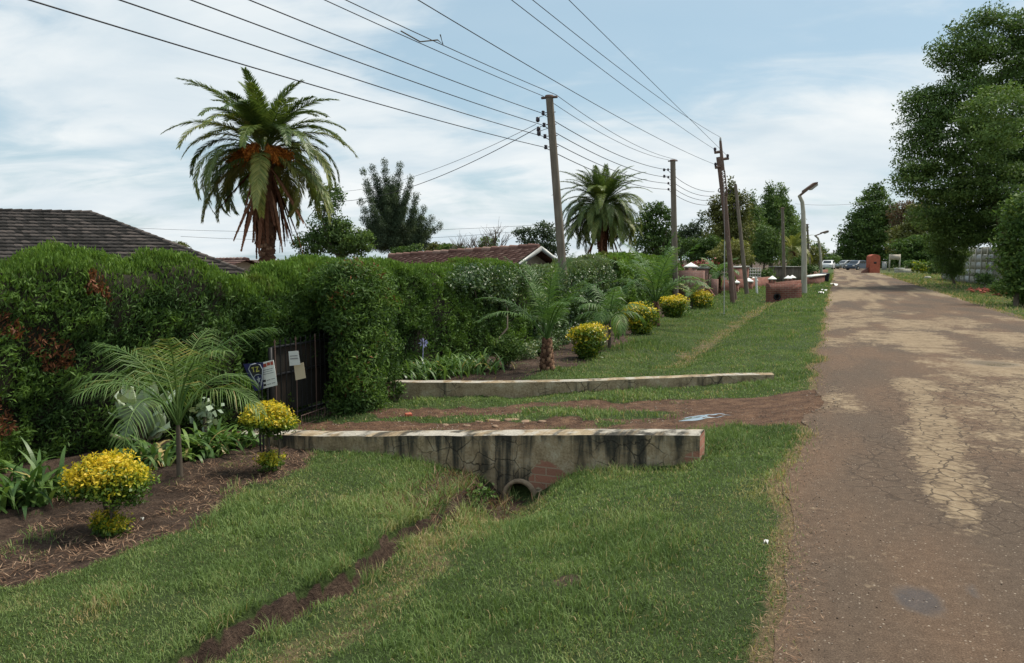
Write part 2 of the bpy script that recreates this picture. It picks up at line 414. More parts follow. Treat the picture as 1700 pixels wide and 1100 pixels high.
def mk_road():
    m = NT('old_asphalt'); uv = m.uv()
    tan = m.attr('tan'); crz = m.attr('craze'); wet_shade = m.attr('wet_shade')
    nf = m.noise(uv, 110, 5, .85); n6 = m.noise(uv, 16, 6, .65); nm = m.noise(uv, 3.0, 5, .6); nl = m.noise(m.map(uv, (1, .3, 1)), .9, 5)
    base = m.ramp(m.math('ADD', m.math('MULTIPLY', nf, .80), m.math('MULTIPLY', n6, .20)), [(.36, (.036, .024, .016)), (.5, (.082, .058, .040)), (.60, (.135, .099, .070)), (.70, (.27, .215, .155))])
    base = m.mix(m.range(nl, .35, .7), base, m.mix(1, base, (1.5, 1.30, 1.15), 'MULTIPLY'))
    tn = m.ramp(m.math('ADD', m.math('MULTIPLY', n6, .6), m.math('MULTIPLY', nm, .4)), [(.3, (.145, .102, .062)), (.5, (.225, .165, .102)), (.7, (.31, .24, .155))])
    vor = m.n('ShaderNodeTexVoronoi', feature='DISTANCE_TO_EDGE'); vor.inputs['Scale'].default_value = 6.5
    dist = m.n('ShaderNodeMixRGB', blend_type='ADD'); dist.inputs[0].default_value = .10
    m.l(uv, dist.inputs[1]); nv = m.n('ShaderNodeTexNoise'); nv.inputs['Scale'].default_value = 7; m.l(uv, nv.inputs['Vector']); m.l(nv.outputs['Color'], dist.inputs[2])
    m.l(dist.outputs[0], vor.inputs['Vector'])
    crack = m.range(vor.outputs['Distance'], .012, .06, 1, 0)
    vor2 = m.n('ShaderNodeTexVoronoi', feature='DISTANCE_TO_EDGE'); vor2.inputs['Scale'].default_value = .9; m.l(dist.outputs[0], vor2.inputs['Vector'])
    crack2 = m.range(vor2.outputs['Distance'], .001, .008, .75, 0)
    tm = m.range(m.math('ADD', tan, m.math('ADD', m.math('MULTIPLY', m.math('SUBTRACT', nm, .5), 1.7), m.math('MULTIPLY', m.math('SUBTRACT', n6, .5), 1.7))), .28, .90)
    c = m.mix(tm, base, tn)
    ck = m.math('MULTIPLY', crack, m.range(m.math('ADD', crz, m.math('MULTIPLY', m.math('SUBTRACT', nm, .5), .7)), .3, .6))
    ck = m.math('MAXIMUM', ck, m.math('MULTIPLY', crack2, m.range(nm, .58, .7)))
    c = m.mix(m.math('MULTIPLY', ck, .85), c, (.055, .038, .026))
    wm = m.range(m.math('ADD', wet_shade, m.math('ADD', m.math('MULTIPLY', m.math('SUBTRACT', nm, .5), .8), m.math('MULTIPLY', m.math('SUBTRACT', n6, .5), .6))), .25, .95)
    c = m.mix(m.math('MULTIPLY', wm, .45), c, (.03, .027, .026))
    vs_ = m.n('ShaderNodeTexVoronoi', feature='F1'); vs_.inputs['Scale'].default_value = 55; m.l(uv, vs_.inputs['Vector'])
    sc_ = m.n('ShaderNodeSeparateColor'); m.l(vs_.outputs['Color'], sc_.inputs[0])
    chip = m.math('MULTIPLY', m.range(vs_.outputs['Distance'], .18, .34, 1, 0), m.range(sc_.outputs[0], .80, .86))
    c = m.mix(m.math('MULTIPLY', chip, .75), c, m.mix(sc_.outputs[1], (.12, .085, .06), (.42, .35, .27)))
    m.color(c); m.rough(m.math('SUBTRACT', .88, m.math('MULTIPLY', wm, .66))); m.b.inputs['Specular IOR Level'].default_value = .18
    h = m.math('ADD', m.math('MULTIPLY', nf, 1.0), m.math('SUBTRACT', m.math('MULTIPLY', n6, .06), m.math('MULTIPLY', ck, 1.4)))
    x = m.n('ShaderNodeBump'); x.inputs['Distance'].default_value = .006; m.l(m.math('SUBTRACT', .45, m.math('MULTIPLY', wm, .55)), x.inputs['Strength'])
    m.l(h, x.inputs['Height']); m.l(x.outputs[0], m.b.inputs['Normal'])
    return m.m
M['road'] = mk_road()

ALG = (.50, .72)
def mk_plaster(name, algae, bricks=None, ALG=(.52, .74)):
    m = NT(name); uv = m.uv(); sp = m.n('ShaderNodeSeparateXYZ'); m.l(uv, sp.inputs[0])
    n = m.noise(uv, 5, 6, .65); st = m.noise(m.map(uv, (7, .8, 1)), 1.2, 6, .6, .4); fine = m.noise(uv, 45, 4, .6)
    base = m.ramp(m.math('ADD', m.math('MULTIPLY', n, .6), m.math('MULTIPLY', fine, .4)), [(.36, (.17, .120, .07)), (.5, (.33, .25, .155)), (.64, (.47, .40, .29))])
    nb = m.noise(m.map(uv, (1, 1, 1)), 1.1, 4)
    top = m.attr('topness')
    f = m.math('ADD', m.math('ADD', st, m.math('MULTIPLY', m.math('SUBTRACT', nb, .5), .7)), m.math('MULTIPLY', top, algae))
    am = m.range(m.math('ADD', f, m.math('MULTIPLY', m.math('SUBTRACT', fine, .5), .25)), ALG[0], ALG[1])
    c = m.mix(am, base, m.ramp(fine, [(.3, (.022, .021, .017)), (.7, (.070, .064, .05))]))
    v = m.n('ShaderNodeTexVoronoi', feature='DISTANCE_TO_EDGE'); v.inputs['Scale'].default_value = 5.5
    m.l(m.mix(.12, uv, n, 'ADD'), v.inputs['Vector'])
    ck = m.math('MULTIPLY', m.range(v.outputs['Distance'], .008, .035, 1, 0), m.range(nb, .45, .6))
    c = m.mix(m.math('MULTIPLY', ck, .8), c, (.03, .025, .02))
    for brick in (bricks or []):
        bt = m.n('ShaderNodeTexBrick'); m.l(uv, bt.inputs['Vector']); bt.inputs['Scale'].default_value = 1; bt.inputs['Brick Width'].default_value = .22
        bt.inputs['Row Height'].default_value = .075; bt.inputs['Mortar Size'].default_value = .006
        bt.inputs['Color1'].default_value = (.36, .13, .09, 1); bt.inputs['Color2'].default_value = (.26, .10, .07, 1); bt.inputs['Mortar'].default_value = (.33, .24, .17, 1)
        dd = m.n('ShaderNodeVectorMath', operation='DISTANCE'); m.l(m.map(uv, (1, 1.25, 1)), dd.inputs[0]); dd.inputs[1].default_value = (brick[0], brick[1] * 1.25, 0)
        bm = m.range(m.math('ADD', dd.outputs['Value'], m.math('MULTIPLY', m.math('SUBTRACT', n, .5), .25)), brick[2] - .015, brick[2] + .01, 1, 0)
        c = m.mix(bm, c, m.mix(m.math('MULTIPLY', fine, .4), bt.outputs[0], (.4, .3, .2)))
    # worn white wash on the coping
    cp = m.attr('cope'); wp = m.math('MULTIPLY', cp, m.range(m.math('ADD', m.math('MULTIPLY', n, .5), m.math('MULTIPLY', m.noise(uv, 2.2, 3), .5)), .46, .56))
    c = m.mix(wp, c, m.ramp(fine, [(.3, (.30, .27, .22)), (.7, (.50, .46, .39))]))
    m.color(c); m.rough(.9); m.bump(m.math('SUBTRACT', fine, m.math('MULTIPLY', ck, 1.0)), .5, .012)
    return m.m

def mk_brick(name, c1, c2, mortar, w=.22, h=.08, wh=0):
    m = NT(name); uv = m.uv(); bt = m.n('ShaderNodeTexBrick'); m.l(uv, bt.inputs['Vector'])
    bt.inputs['Scale'].default_value = 1; bt.inputs['Brick Width'].default_value = w; bt.inputs['Row Height'].default_value = h; bt.inputs['Mortar Size'].default_value = h * .1
    bt.inputs['Color1'].default_value = (*c1, 1); bt.inputs['Color2'].default_value = (*c2, 1); bt.inputs['Mortar'].default_value = (*mortar, 1)
    n = m.noise(uv, 3, 6); m.color(m.mix(m.math('MULTIPLY', m.range(n, .4, .7), .45), bt.outputs[0], tuple(x * .45 for x in c1))); m.rough(.9)
    return m.m
M['brick'] = mk_brick('brick', (.24, .085, .060), (.17, .065, .05), (.24, .19, .15))
M['brickpink'] = mk_brick('pinkish_brick', (.27, .145, .115), (.22, .12, .10), (.26, .20, .17))
M['brickbright'] = mk_brick('bright_brick', (.48, .12, .07), (.40, .10, .06), (.36, .16, .11))

def mk_roof(name, a, b, c_):
    m = NT(name); t = m.attr('tint'); n = m.noise(m.obj(), 3.5, 6, .6); nf = m.noise(m.obj(), 25, 3)
    f = m.math('ADD', m.math('MULTIPLY', t, .5), m.math('ADD', m.math('MULTIPLY', n, .35), m.math('MULTIPLY', nf, .15)))
    m.color(m.ramp(f, [(.25, a), (.5, b), (.78, c_)])); m.rough(.85); return m.m
M['roofgrey'] = mk_roof('grey_tile', (.030, .026, .022), (.058, .050, .044), (.13, .105, .09))
M['roofred'] = mk_roof('red_tile', (.11, .055, .042), (.20, .108, .085), (.30, .20, .16))

# ------------------------------------------------------------------ ground
def axis(segs):
    out = []
    for a, b, st in segs: out += list(np.arange(a, b - 1e-6, st))
    out.append(segs[-1][1]); return np.array(out)
UA = np.concatenate([[-900, -400, -150, -60, -25, -12, -7], axis([(-4, 1, .25), (1, 12.6, .045), (12.6, 26, .12), (26, 60, .5), (60, 140, 2)]), np.geomspace(150, 3000, 22)])
VA = np.concatenate([[-3000, -1500, -700, -300, -120, -60, -35, -20], axis([(-15, -6.5, .6), (-6.5, -4.7, .12), (-4.7, -.4, .43), (-.4, 6.2, .045), (6.2, 8, .15), (8, 16, .8)]), [20, 30, 45, 70, 120, 300, 700, 1500, 3000]])

def soil_fn(u, v):
    """1 = bare soil, 0 = turf; also returns dry (straw) and red (reddish drive dirt)"""
    n = fbm(u * 1.6, v * 1.6, 41) - .5; nf = fbm(u * 6, v * 6, 42) - .5
    near = 1 - sstep(6.4, 6.7, u)
    bl = np.interp(u, [-5, 3.0, 3.6, 4.4, 5.1, 5.9, 6.5, 11.6, 13.3, 16, 20, 26, 34, 45], [5.0, 4.55, 4.0, 4.1, 4.35, 4.3, 4.6, 3.9, 3.75, 3.9, 4.3, 4.8, 5.5, 6.2])
    notdrive = 1 - drive_w(u, v)
    bed = sstep(-.12, .12, v - bl + n * .5 + nf * .25) * notdrive * (1 - sstep(46, 50, u))
    dd = np.abs(v - ditch_c(u)) + n * .08
    dit = sstep(.0, .02, (1 - sstep(.025, .115, np.abs(v - ditch_c(u)) + .09 * (fbm(u * 3, v * 3, 31) - .5) * 2)) * .25 * near)
    dit = np.maximum(dit, (1 - sstep(.25, .5, np.abs(v - 2.65 + n * .4))) * sstep(5.2, 5.9, u) * near * .8)
    lo = np.interp(v, [0, .8, 1.5, 3, 6], [8.0, 8.0, 7.6, 6.7, 6.6]); hi = np.interp(v, [0, 1.2, 3, 4, 6], [10.3, 9.9, 9.5, 9.1, 8.6])
    dr = sstep(-.12, .15, u - lo + n * .5) * (1 - sstep(-.12, .15, u - hi + n * .5))
    strip = (1 - sstep(.12, .3, np.abs(u - np.interp(v, [0, 6], [8.9, 8.05]) + n * .5))) * sstep(1.1, 1.9, v)
    dr = dr * (1 - .85 * strip) * (1 - .75 * sstep(.52, .66, fbm(u * 2.4, v * 1.3, 47)) * sstep(1, 2, v))
    inner = sstep(6.9, 7.3, v) * notdrive
    patch = (1 - sstep(.06, .13, np.hypot((u - 3.75) * .8, v - 1.05) + n * .12)) * .8
    soil = np.clip(np.maximum.reduce([bed, dit, dr, inner, patch]), 0, 1)
    e = v - (fbm(u * 1.2, u * 0, 61) - .5) * .35
    dry = .9 * (1 - sstep(.0, .20, np.abs(e - .0))) + (1 - sstep(.1, .35, np.abs(v + 5.0 + n * .4))) * .9
    dry = np.maximum(dry, (1 - sstep(.1, .4, np.abs(v - 2.3 + n * .5))) * .55 * (sstep(11.6, 14, u)) * (1 - sstep(45, 60, u)))
    dry = np.maximum(dry, (1 - sstep(.1, .35, np.abs(v - ditch_c(u) + .38 + n * .3))) * .5 * near)
    dry = np.where(v < -5, np.maximum(dry, .42), dry)
    return soil, np.clip(dry, 0, 1), dr

def grid_obj(name, ua, va, zf, mat, attrs, vmap=None):
    UU, VV = np.meshgrid(ua, va, indexing='ij')
    if vmap: VV = vmap(UU, VV)
    Z = zf(UU, VV); X, Y = uv2xy(UU, VV)
    nu, nv = UU.shape
    i = np.arange(nu - 1)[:, None] * nv; j = np.arange(nv - 1)[None]
    f = np.stack([i + j, i + nv + j, i + nv + j + 1, i + j + 1], -1).reshape(-1, 4)
    f = f[:, ::-1]
    a = Acc(); a.add(np.stack([X, Y, Z], -1).reshape(-1, 3), f[:, ::-1])
    o = a.build(name, mat, smooth=True, uv=False)
    me = o.data
    if me.polygons[0].normal.z < 0: me.flip_normals()
    li = np.zeros(len(me.loops), np.int32); me.loops.foreach_get('vertex_index', li)
    uvl = me.uv_layers.new(name='UVMap')
    uvl.data.foreach_set('uv', np.stack([VV.ravel()[li], UU.ravel()[li]], 1).astype(np.float32).ravel())
    for k, arr in attrs(UU, VV).items():
        at = me.attributes.new(k, 'FLOAT', 'POINT'); at.data.foreach_set('value', arr.astype(np.float32).ravel())
    return o
def gattr(U, V):
    s, d, r = soil_fn(U, V); return {'soil': s, 'dry': d, 'red': r}
tag(grid_obj('ground', UA, VA, H, M['ground'], gattr), 'grassy verge with soil beds and driveway dirt', 'ground', kind='structure')

# road
RU = np.concatenate([[-200, -60, -20, -8], axis([(-3, 1, .3), (1, 26, .07), (26, 70, .35), (70, 200, 3)]), [260, 400, 700]])
RV = np.linspace(0, 1, 75)
def redge(U): return (fbm(U * 1.2, U * 0, 61, 5) - .5) * .30
def rmap(U, T):
    l = redge(U) + .0; r = -4.9 + (fbm(U * 1.0, U * 0 + 5, 62, 5) - .5) * .5
    return r + (l - r) * T
def rz_(U, V):
    t = fbm(U * 1.5, V * 1.5, 63) - .5
    edge = np.minimum(sstep(0, .25, redge(U) - V), sstep(0, .3, V + 4.9))
    return .004 + .006 * edge + t * .010 * edge
def rattr(U, V):
    n = fbm(U * .55, V * 1.1, 71) ; n2 = fbm(U * 2, V * 2, 72)
    t = np.zeros_like(U)
    def el(uc, vc, ru, rv, a=1):
        return a * (1 - sstep(.35, 1.35, np.hypot((U - uc) / ru, (V - vc) / rv) + (n2 - .5) * .7))
    for e in [(10.2, -3.0, 3.4, 1.35), (8.4, -3.4, 1.4, 1.1), (13.4, -2.4, 1.3, .8), (17.3, -1.8, 3.0, .75), (18.5, -3.4, 2.2, .6, .8), (22.5, -3.1, 2.6, .7, .7), (8.7, -1.15, 2.7, .24), (6.6, -.98, 1.7, .2), (6.7, -1.9, 1.0, .25, .8), (11.0, -1.2, .9, .35), (9.5, -.3, .9, .3, .6)]:
        t = np.maximum(t, el(*e))
    far = sstep(22, 30, U) * sstep(.36, .66, fbm(U * .14, V * 1.3, 74)) * .85
    t = np.maximum(t, far)
    field = sstep(5.6, 8.5, U + (n - .5) * 4) * (1 - sstep(13.5, 16, U)) * sstep(.9, 1.9, -V + (n2 - .5) * 1.2) * .60
    field = np.maximum(field, sstep(14, 17, U) * (1 - sstep(24, 30, U)) * sstep(.38, .60, fbm(U * .33, V * .9, 78)) * .75)
    t = np.maximum(t, field)
    t = t * (1 - .8 * np.maximum(el(9.9, -3.2, .35, .7), el(12.1, -3.3, .4, 1.2)))
    t = t + (fbm(U * 1.4, V * 1.4, 75) - .5) * .25
    cz = np.maximum(el(8.7, -1.15, 3.2, .55), np.maximum(el(6.6, -1.2, 2.0, .9), el(10.5, -2, 2.5, .9, .7)))
    wet_shade = np.zeros_like(U)
    wp = G(1530, 1008); wu, wv = xy2uv(wp.x, wp.y); wp2 = G(1612, 990); w2u, w2v = xy2uv(wp2.x, wp2.y)
    wet_shade = np.maximum(el(wu, wv, .19, .12), el(w2u, w2v, .14, .045, .9))
    wp = G(1640, 606); a_, b_ = xy2uv(wp.x, wp.y); wet_shade = np.maximum(wet_shade, el(a_, b_, .5, .5, .75))  # tree shade painted onto the road through the same mask as the damp
    return {'tan': np.clip(t, 0, 1), 'craze': cz, 'wet_shade': wet_shade}
tag(grid_obj('road', RU, RV, rz_, M['road'], rattr, rmap), 'worn asphalt road with tan dirt patches', 'road', kind='structure')

# puddle in the drive mouth
def blob_sheet(name, c, a, b, rot, mat, seed, z=.004):
    acc = Acc(); n = 40; an = np.arange(n) * 2 * math.pi / n
    r = 1 + .35 * (vn(np.cos(an) * 2 + 5, np.sin(an) * 2 + 5, seed) - .5) * 2
    x = np.cos(an) * a * r; y = np.sin(an) * b * r
    X = x * math.cos(rot) - y * math.sin(rot); Y = x * math.sin(rot) + y * math.cos(rot)
    acc.add([(X[i], Y[i], 0) for i in range(n)] + [(0, 0, 0)], [(i, (i + 1) % n, n) for i in range(n)])
    return acc.build(name, mat, None, (c.x, c.y, c.z + z))
mw = NT('puddle_water'); mw.color((.10, .085, .07)); mw.rough(.10); mw.b.inputs['Specular IOR Level'].default_value = 1.0; mw.b.inputs['IOR'].default_value = 1.6; mw.b.inputs['Metallic'].default_value = 1.0; mw.color((1.0, .90, .80)); M['water'] = mw.m
c = G(1172, 693)
acc = Acc(); n = 48; an = np.arange(n) * 2 * math.pi / n
r = 1 + .45 * (vn(np.cos(an) * 2 + 5, np.sin(an) * 2 + 5, 3) - .5) * 2
X = c.x + np.cos(an) * .25 * r; Y = c.y + np.sin(an) * .12 * r
uu, vv = xy2uv(np.append(X, c.x), np.append(Y, c.y)); Z = H(uu, vv) + .0015
acc.add(np.stack([np.append(X, c.x), np.append(Y, c.y), Z], 1), [(i, (i + 1) % n, n) for i in range(n)])
tag(acc.build('puddle', M['water'], smooth=True), 'shallow rain puddle at the driveway mouth', 'puddle', kind='structure')

# ------------------------------------------------------------------ grass
rng = np.random.default_rng(5)
def in_view(x, y, pad=1.25):
    return (y > 2.2) & (np.abs(x) < (y * .654 * pad + .6))
def grass(name):
    acc = Acc()
    bands = [(2.6, 5.2, 9500, .065, .0042), (5.2, 8.5, 5200, .07, .006), (8.5, 14, 1900, .075, .010), (14, 24, 620, .085, .019), (24, 46, 170, .11, .042), (46, 90, 40, .16, .10)]
    for y0, y1, dens, ln, wd in bands:
        # sample in a trapezoid
        xm = y1 * .654 * 1.2 + .6
        n = int(dens * (y1 - y0) * 2 * xm)
        y = rng.uniform(y0, y1, n); x = rng.uniform(-xm, xm, n)
        k = in_view(x, y); x, y = x[k], y[k]
        u, v = xy2uv(x, y)
        k = ((v > -.15) & (v < 7.0)) | ((v < -4.75) & (v > -13)); x, y, u, v = x[k], y[k], u[k], v[k]
        s, d, r = soil_fn(u, v)
        pr = (1 - s * 1.05); pr = np.where(r > .3, pr * .8, pr)
        pr = pr * (1 - .6 * d) * (sstep(-.12, .12, v - redge(u)) + (v < -4.8))
        pr = pr * (.55 + .9 * sstep(.3, .6, fbm(u * 2.2, v * 2.2, 91)))
        pr = np.maximum(pr, .16 * sstep(.60, .70, fbm(u * 2.9, v * 2.9, 97)) * (v > 3.5) * (v < 6.4))
        inwall = (u > 6.55) & (u < 6.92) & (v > .78) & (v < 5.9)
        uw = 11.38 - .356 * (v - .55); inwall |= (u > uw - .02) & (u < uw + .30) & (v > .55) & (v < 5.7)
        pr = np.where(inwall, 0, pr)
        k = rng.random(len(x)) < pr; x, y, u, v, d, s = x[k], y[k], u[k], v[k], d[k], s[k]
        z = H(u, v); n = len(x)
        tall = sstep(.48, .72, fbm(u * 1.3, v * 1.3, 92)) * .75 + .35 * (fbm(u * 5, v * 5, 98) - .5)
        walls = np.exp(-((u - 6.50) / .07) ** 2) * (v > .8) * (v < 5.8) * .55
        dedge = np.exp(-((np.abs(v - ditch_c(u)) - .14) / .07) ** 2) * (u < 6.6) * 1.9 * sstep(.35, .6, fbm(u * 3.1, v * 1.0, 57))
        L = ln * rng.uniform(.35, 1.15, n) * (.52 + tall + walls + dedge)
        az = rng.uniform(0, 2 * math.pi, n); lean = rng.uniform(.2, 1.45, n)
        dx, dy = np.cos(az), np.sin(az); p = np.stack([x, y, z - .004], 1)
        side = np.stack([-dy, dx, np.zeros(n)], 1)
        # blades turn their flat side anywhere
        sa = rng.uniform(-1.2, 1.2, n); side = side * np.cos(sa)[:, None] + np.stack([dx, dy, 0 * dx], 1) * np.sin(sa)[:, None]
        h1 = np.stack([dx * np.sin(lean * .5), dy * np.sin(lean * .5), np.cos(lean * .5)], 1)
        h2 = np.stack([dx * np.sin(lean * 1.25), dy * np.sin(lean * 1.25), np.cos(lean * 1.25)], 1)
        w = wd * rng.uniform(.7, 1.3, n)
        big = fbm(u * .8, v * .8, 93); med = fbm(u * 3.5, v * 3.5, 94)
        tint = np.clip(.16 + .65 * big + .9 * (med - .5) + rng.normal(0, .16, n), 0, .84)
        dead = rng.random(n) < (.02 + .07 * sstep(.5, .7, fbm(u * 1.7, v * 1.7, 95)) + .55 * d + .10 * (s > .2)); tint = np.where(dead, rng.uniform(.88, 1, n), tint)
        if y0 < 14:
            a0 = p - side * w[:, None] * .5; a1 = p + side * w[:, None] * .5
            m_ = p + h1 * L[:, None] * .55
            b0 = m_ - side * w[:, None] * .38; b1 = m_ + side * w[:, None] * .38
            tp = m_ + h2 * L[:, None] * .5
            V = np.stack([a0, a1, b1, b0, tp], 1).reshape(-1, 3); i = np.arange(n)[:, None] * 5
            acc.add(V, i + np.array([[0, 1, 2, 3]]), tint); acc.n -= len(V); acc.v.pop(); 
            acc.add(V, i + np.array([[3, 2, 4]]), tint)
        else:
            V = np.stack([p - side * w[:, None] * .5, p + side * w[:, None] * .5, p + h1 * L[:, None]], 1).reshape(-1, 3)
            acc.add(V, np.arange(n)[:, None] * 3 + np.array([[0, 1, 2]]), tint)
    print('grass blades verts', acc.n)
    return acc.build(name, M['blade'], uv=False)
tag(grass('grass'), 'short green turf grass covering the verges', 'grass', kind='stuff')

# ------------------------------------------------------------------ leaf clumps
COV = 1.3
def clumps(rng, blobs, leaf, cov=1.2, clump_r=None, core=.3, spread=.33, flat=.7, up=.45, aspect=.5, acc=None, tintb=.0, nclump=None, sharp=0, lo=0.0):
    """blobs: (x,y,z,rx,ry,rz) -> leaves gathered in clumps on and inside the ellipsoids"""
    acc = acc or Acc()
    for (bx, by, bz, rx, ry, rz) in blobs:
        R = np.array([rx, ry, rz]); rm = (rx * ry * rz) ** (1 / 3)
        area = 4 * math.pi * ((((rx * ry) ** 1.6 + (rx * rz) ** 1.6 + (ry * rz) ** 1.6) / 3) ** (1 / 1.6))
        cr = clump_r or max(rm * .26, leaf * 1.5)
        nl = int(cov * COV * area / (leaf * leaf * aspect * .5))
        nc = nclump or max(6, int(area / (cr * cr) * .9))
        d = nrm(rng.normal(size=(nc, 3)))
        r = np.where(rng.random(nc) < core, rng.uniform(.3, .8, nc), rng.uniform(.78, 1.0, nc))
        # uneven outline
        lump = .82 + .36 * vn(d[:, 0] * 2.2 + bx + 31, d[:, 1] * 2.2 + d[:, 2] * 2.7 + by + 17, 3)
        c = d * (r * lump)[:, None] * R + np.array([bx, by, bz])
        if lo: c = c[c[:, 2] > lo]; nc = len(c); d = d[:nc]
        ct = rng.normal(0, .17, nc) + rng.normal(0, .07)
        idx = rng.integers(0, nc, nl)
        off = rng.normal(0, 1, (nl, 3)); off = off / np.maximum(1, np.linalg.norm(off, axis=1, keepdims=True) / 1.9)
        p = c[idx] + off * cr * spread * np.array([1.25, 1.25, flat]) * 1.6
        out = nrm((p - np.array([bx, by, bz])) / R)
        nh = nrm(out * .6 + np.array([0, 0, up]) + rng.normal(0, .45, (nl, 3)))
        a = nrm(rng.normal(0, 1, (nl, 3)) + np.array([0, 0, -.15 + sharp]))
        l = leaf * rng.uniform(.6, 1.35, nl)
        acc.leaves(p, a, nh, l, l * aspect, np.clip(.42 + tintb + ct[idx] + rng.normal(0, .13, nl), 0, 1), .08)
    return acc

def limb(acc, a, b, r0, r1, rng, n=6, bow=.12):
    a = np.array(a, float); b = np.array(b, float); t = np.linspace(0, 1, n)[:, None]
    L = np.linalg.norm(b - a); k = rng.normal(0, 1, 3) * bow * L * np.array([1, 1, .3])
    p = a + (b - a) * t + k * np.sin(t * math.pi) + rng.normal(0, .012 * L, (n, 3)) * np.sin(t * math.pi)
    acc.tube(p, np.linspace(r0, r1, n), 8, rng.uniform(.3, .7))

def tree(label, cat, name, Y, base_px, blobs, mat, leafpx=3.2, cov=1.1, depth=1.0, group=None, seed=1, tr=None, gz=None, core=.3, clump=None, flat=.7, sharp=0, aspect=.5, tintb=0, bark='bark', up=.45, trunk_r=None):
    """blobs in photo pixels (px, py, rx, ry[, dY]) turned into real volumes round distance Y"""
    rng = np.random.default_rng(seed)
    bx = P(base_px, 430, Y)[0]; u, v = xy2uv(bx, Y); z0 = float(H(u, v, False)) - .05 if gz is None else gz
    root = empty(name, (bx, Y, z0), 0, label, cat, group)
    s = Y / FPX; bl = []
    for b in blobs:
        px, py, rx, ry = b[:4]; dY = b[4] if len(b) > 4 else 0
        q = P(px, py, Y + dY); f = (Y + dY) / FPX
        bl.append((q[0] - bx, dY, q[2] - z0, rx * f, rx * f * depth, ry * f))
    clumps(rng, bl, leafpx * s * 1.66, cov, clump_r=clump, core=core, flat=flat, sharp=sharp, aspect=aspect, tintb=tintb, up=up).build('crown', M[mat], root, uv=False)
    a = Acc(); zc = np.mean([b[2] for b in bl]); zt = max(b[2] for b in bl)
    r0 = trunk_r or max(.09, (zt) * .028)
    mid = np.array([np.mean([b[0] for b in bl]), 0, zc * .75])
    limb(a, (0, 0, -.1), mid, r0, r0 * .6, rng, 8, .03)
    for b in sorted(bl, key=lambda b: -b[3])[:9]:
        limb(a, mid * rng.uniform(.55, .98), (b[0], b[1], b[2] + b[5] * .3), r0 * .45, r0 * .08, rng)
    a.build('trunk', M[bark], root, smooth=True)
    return root

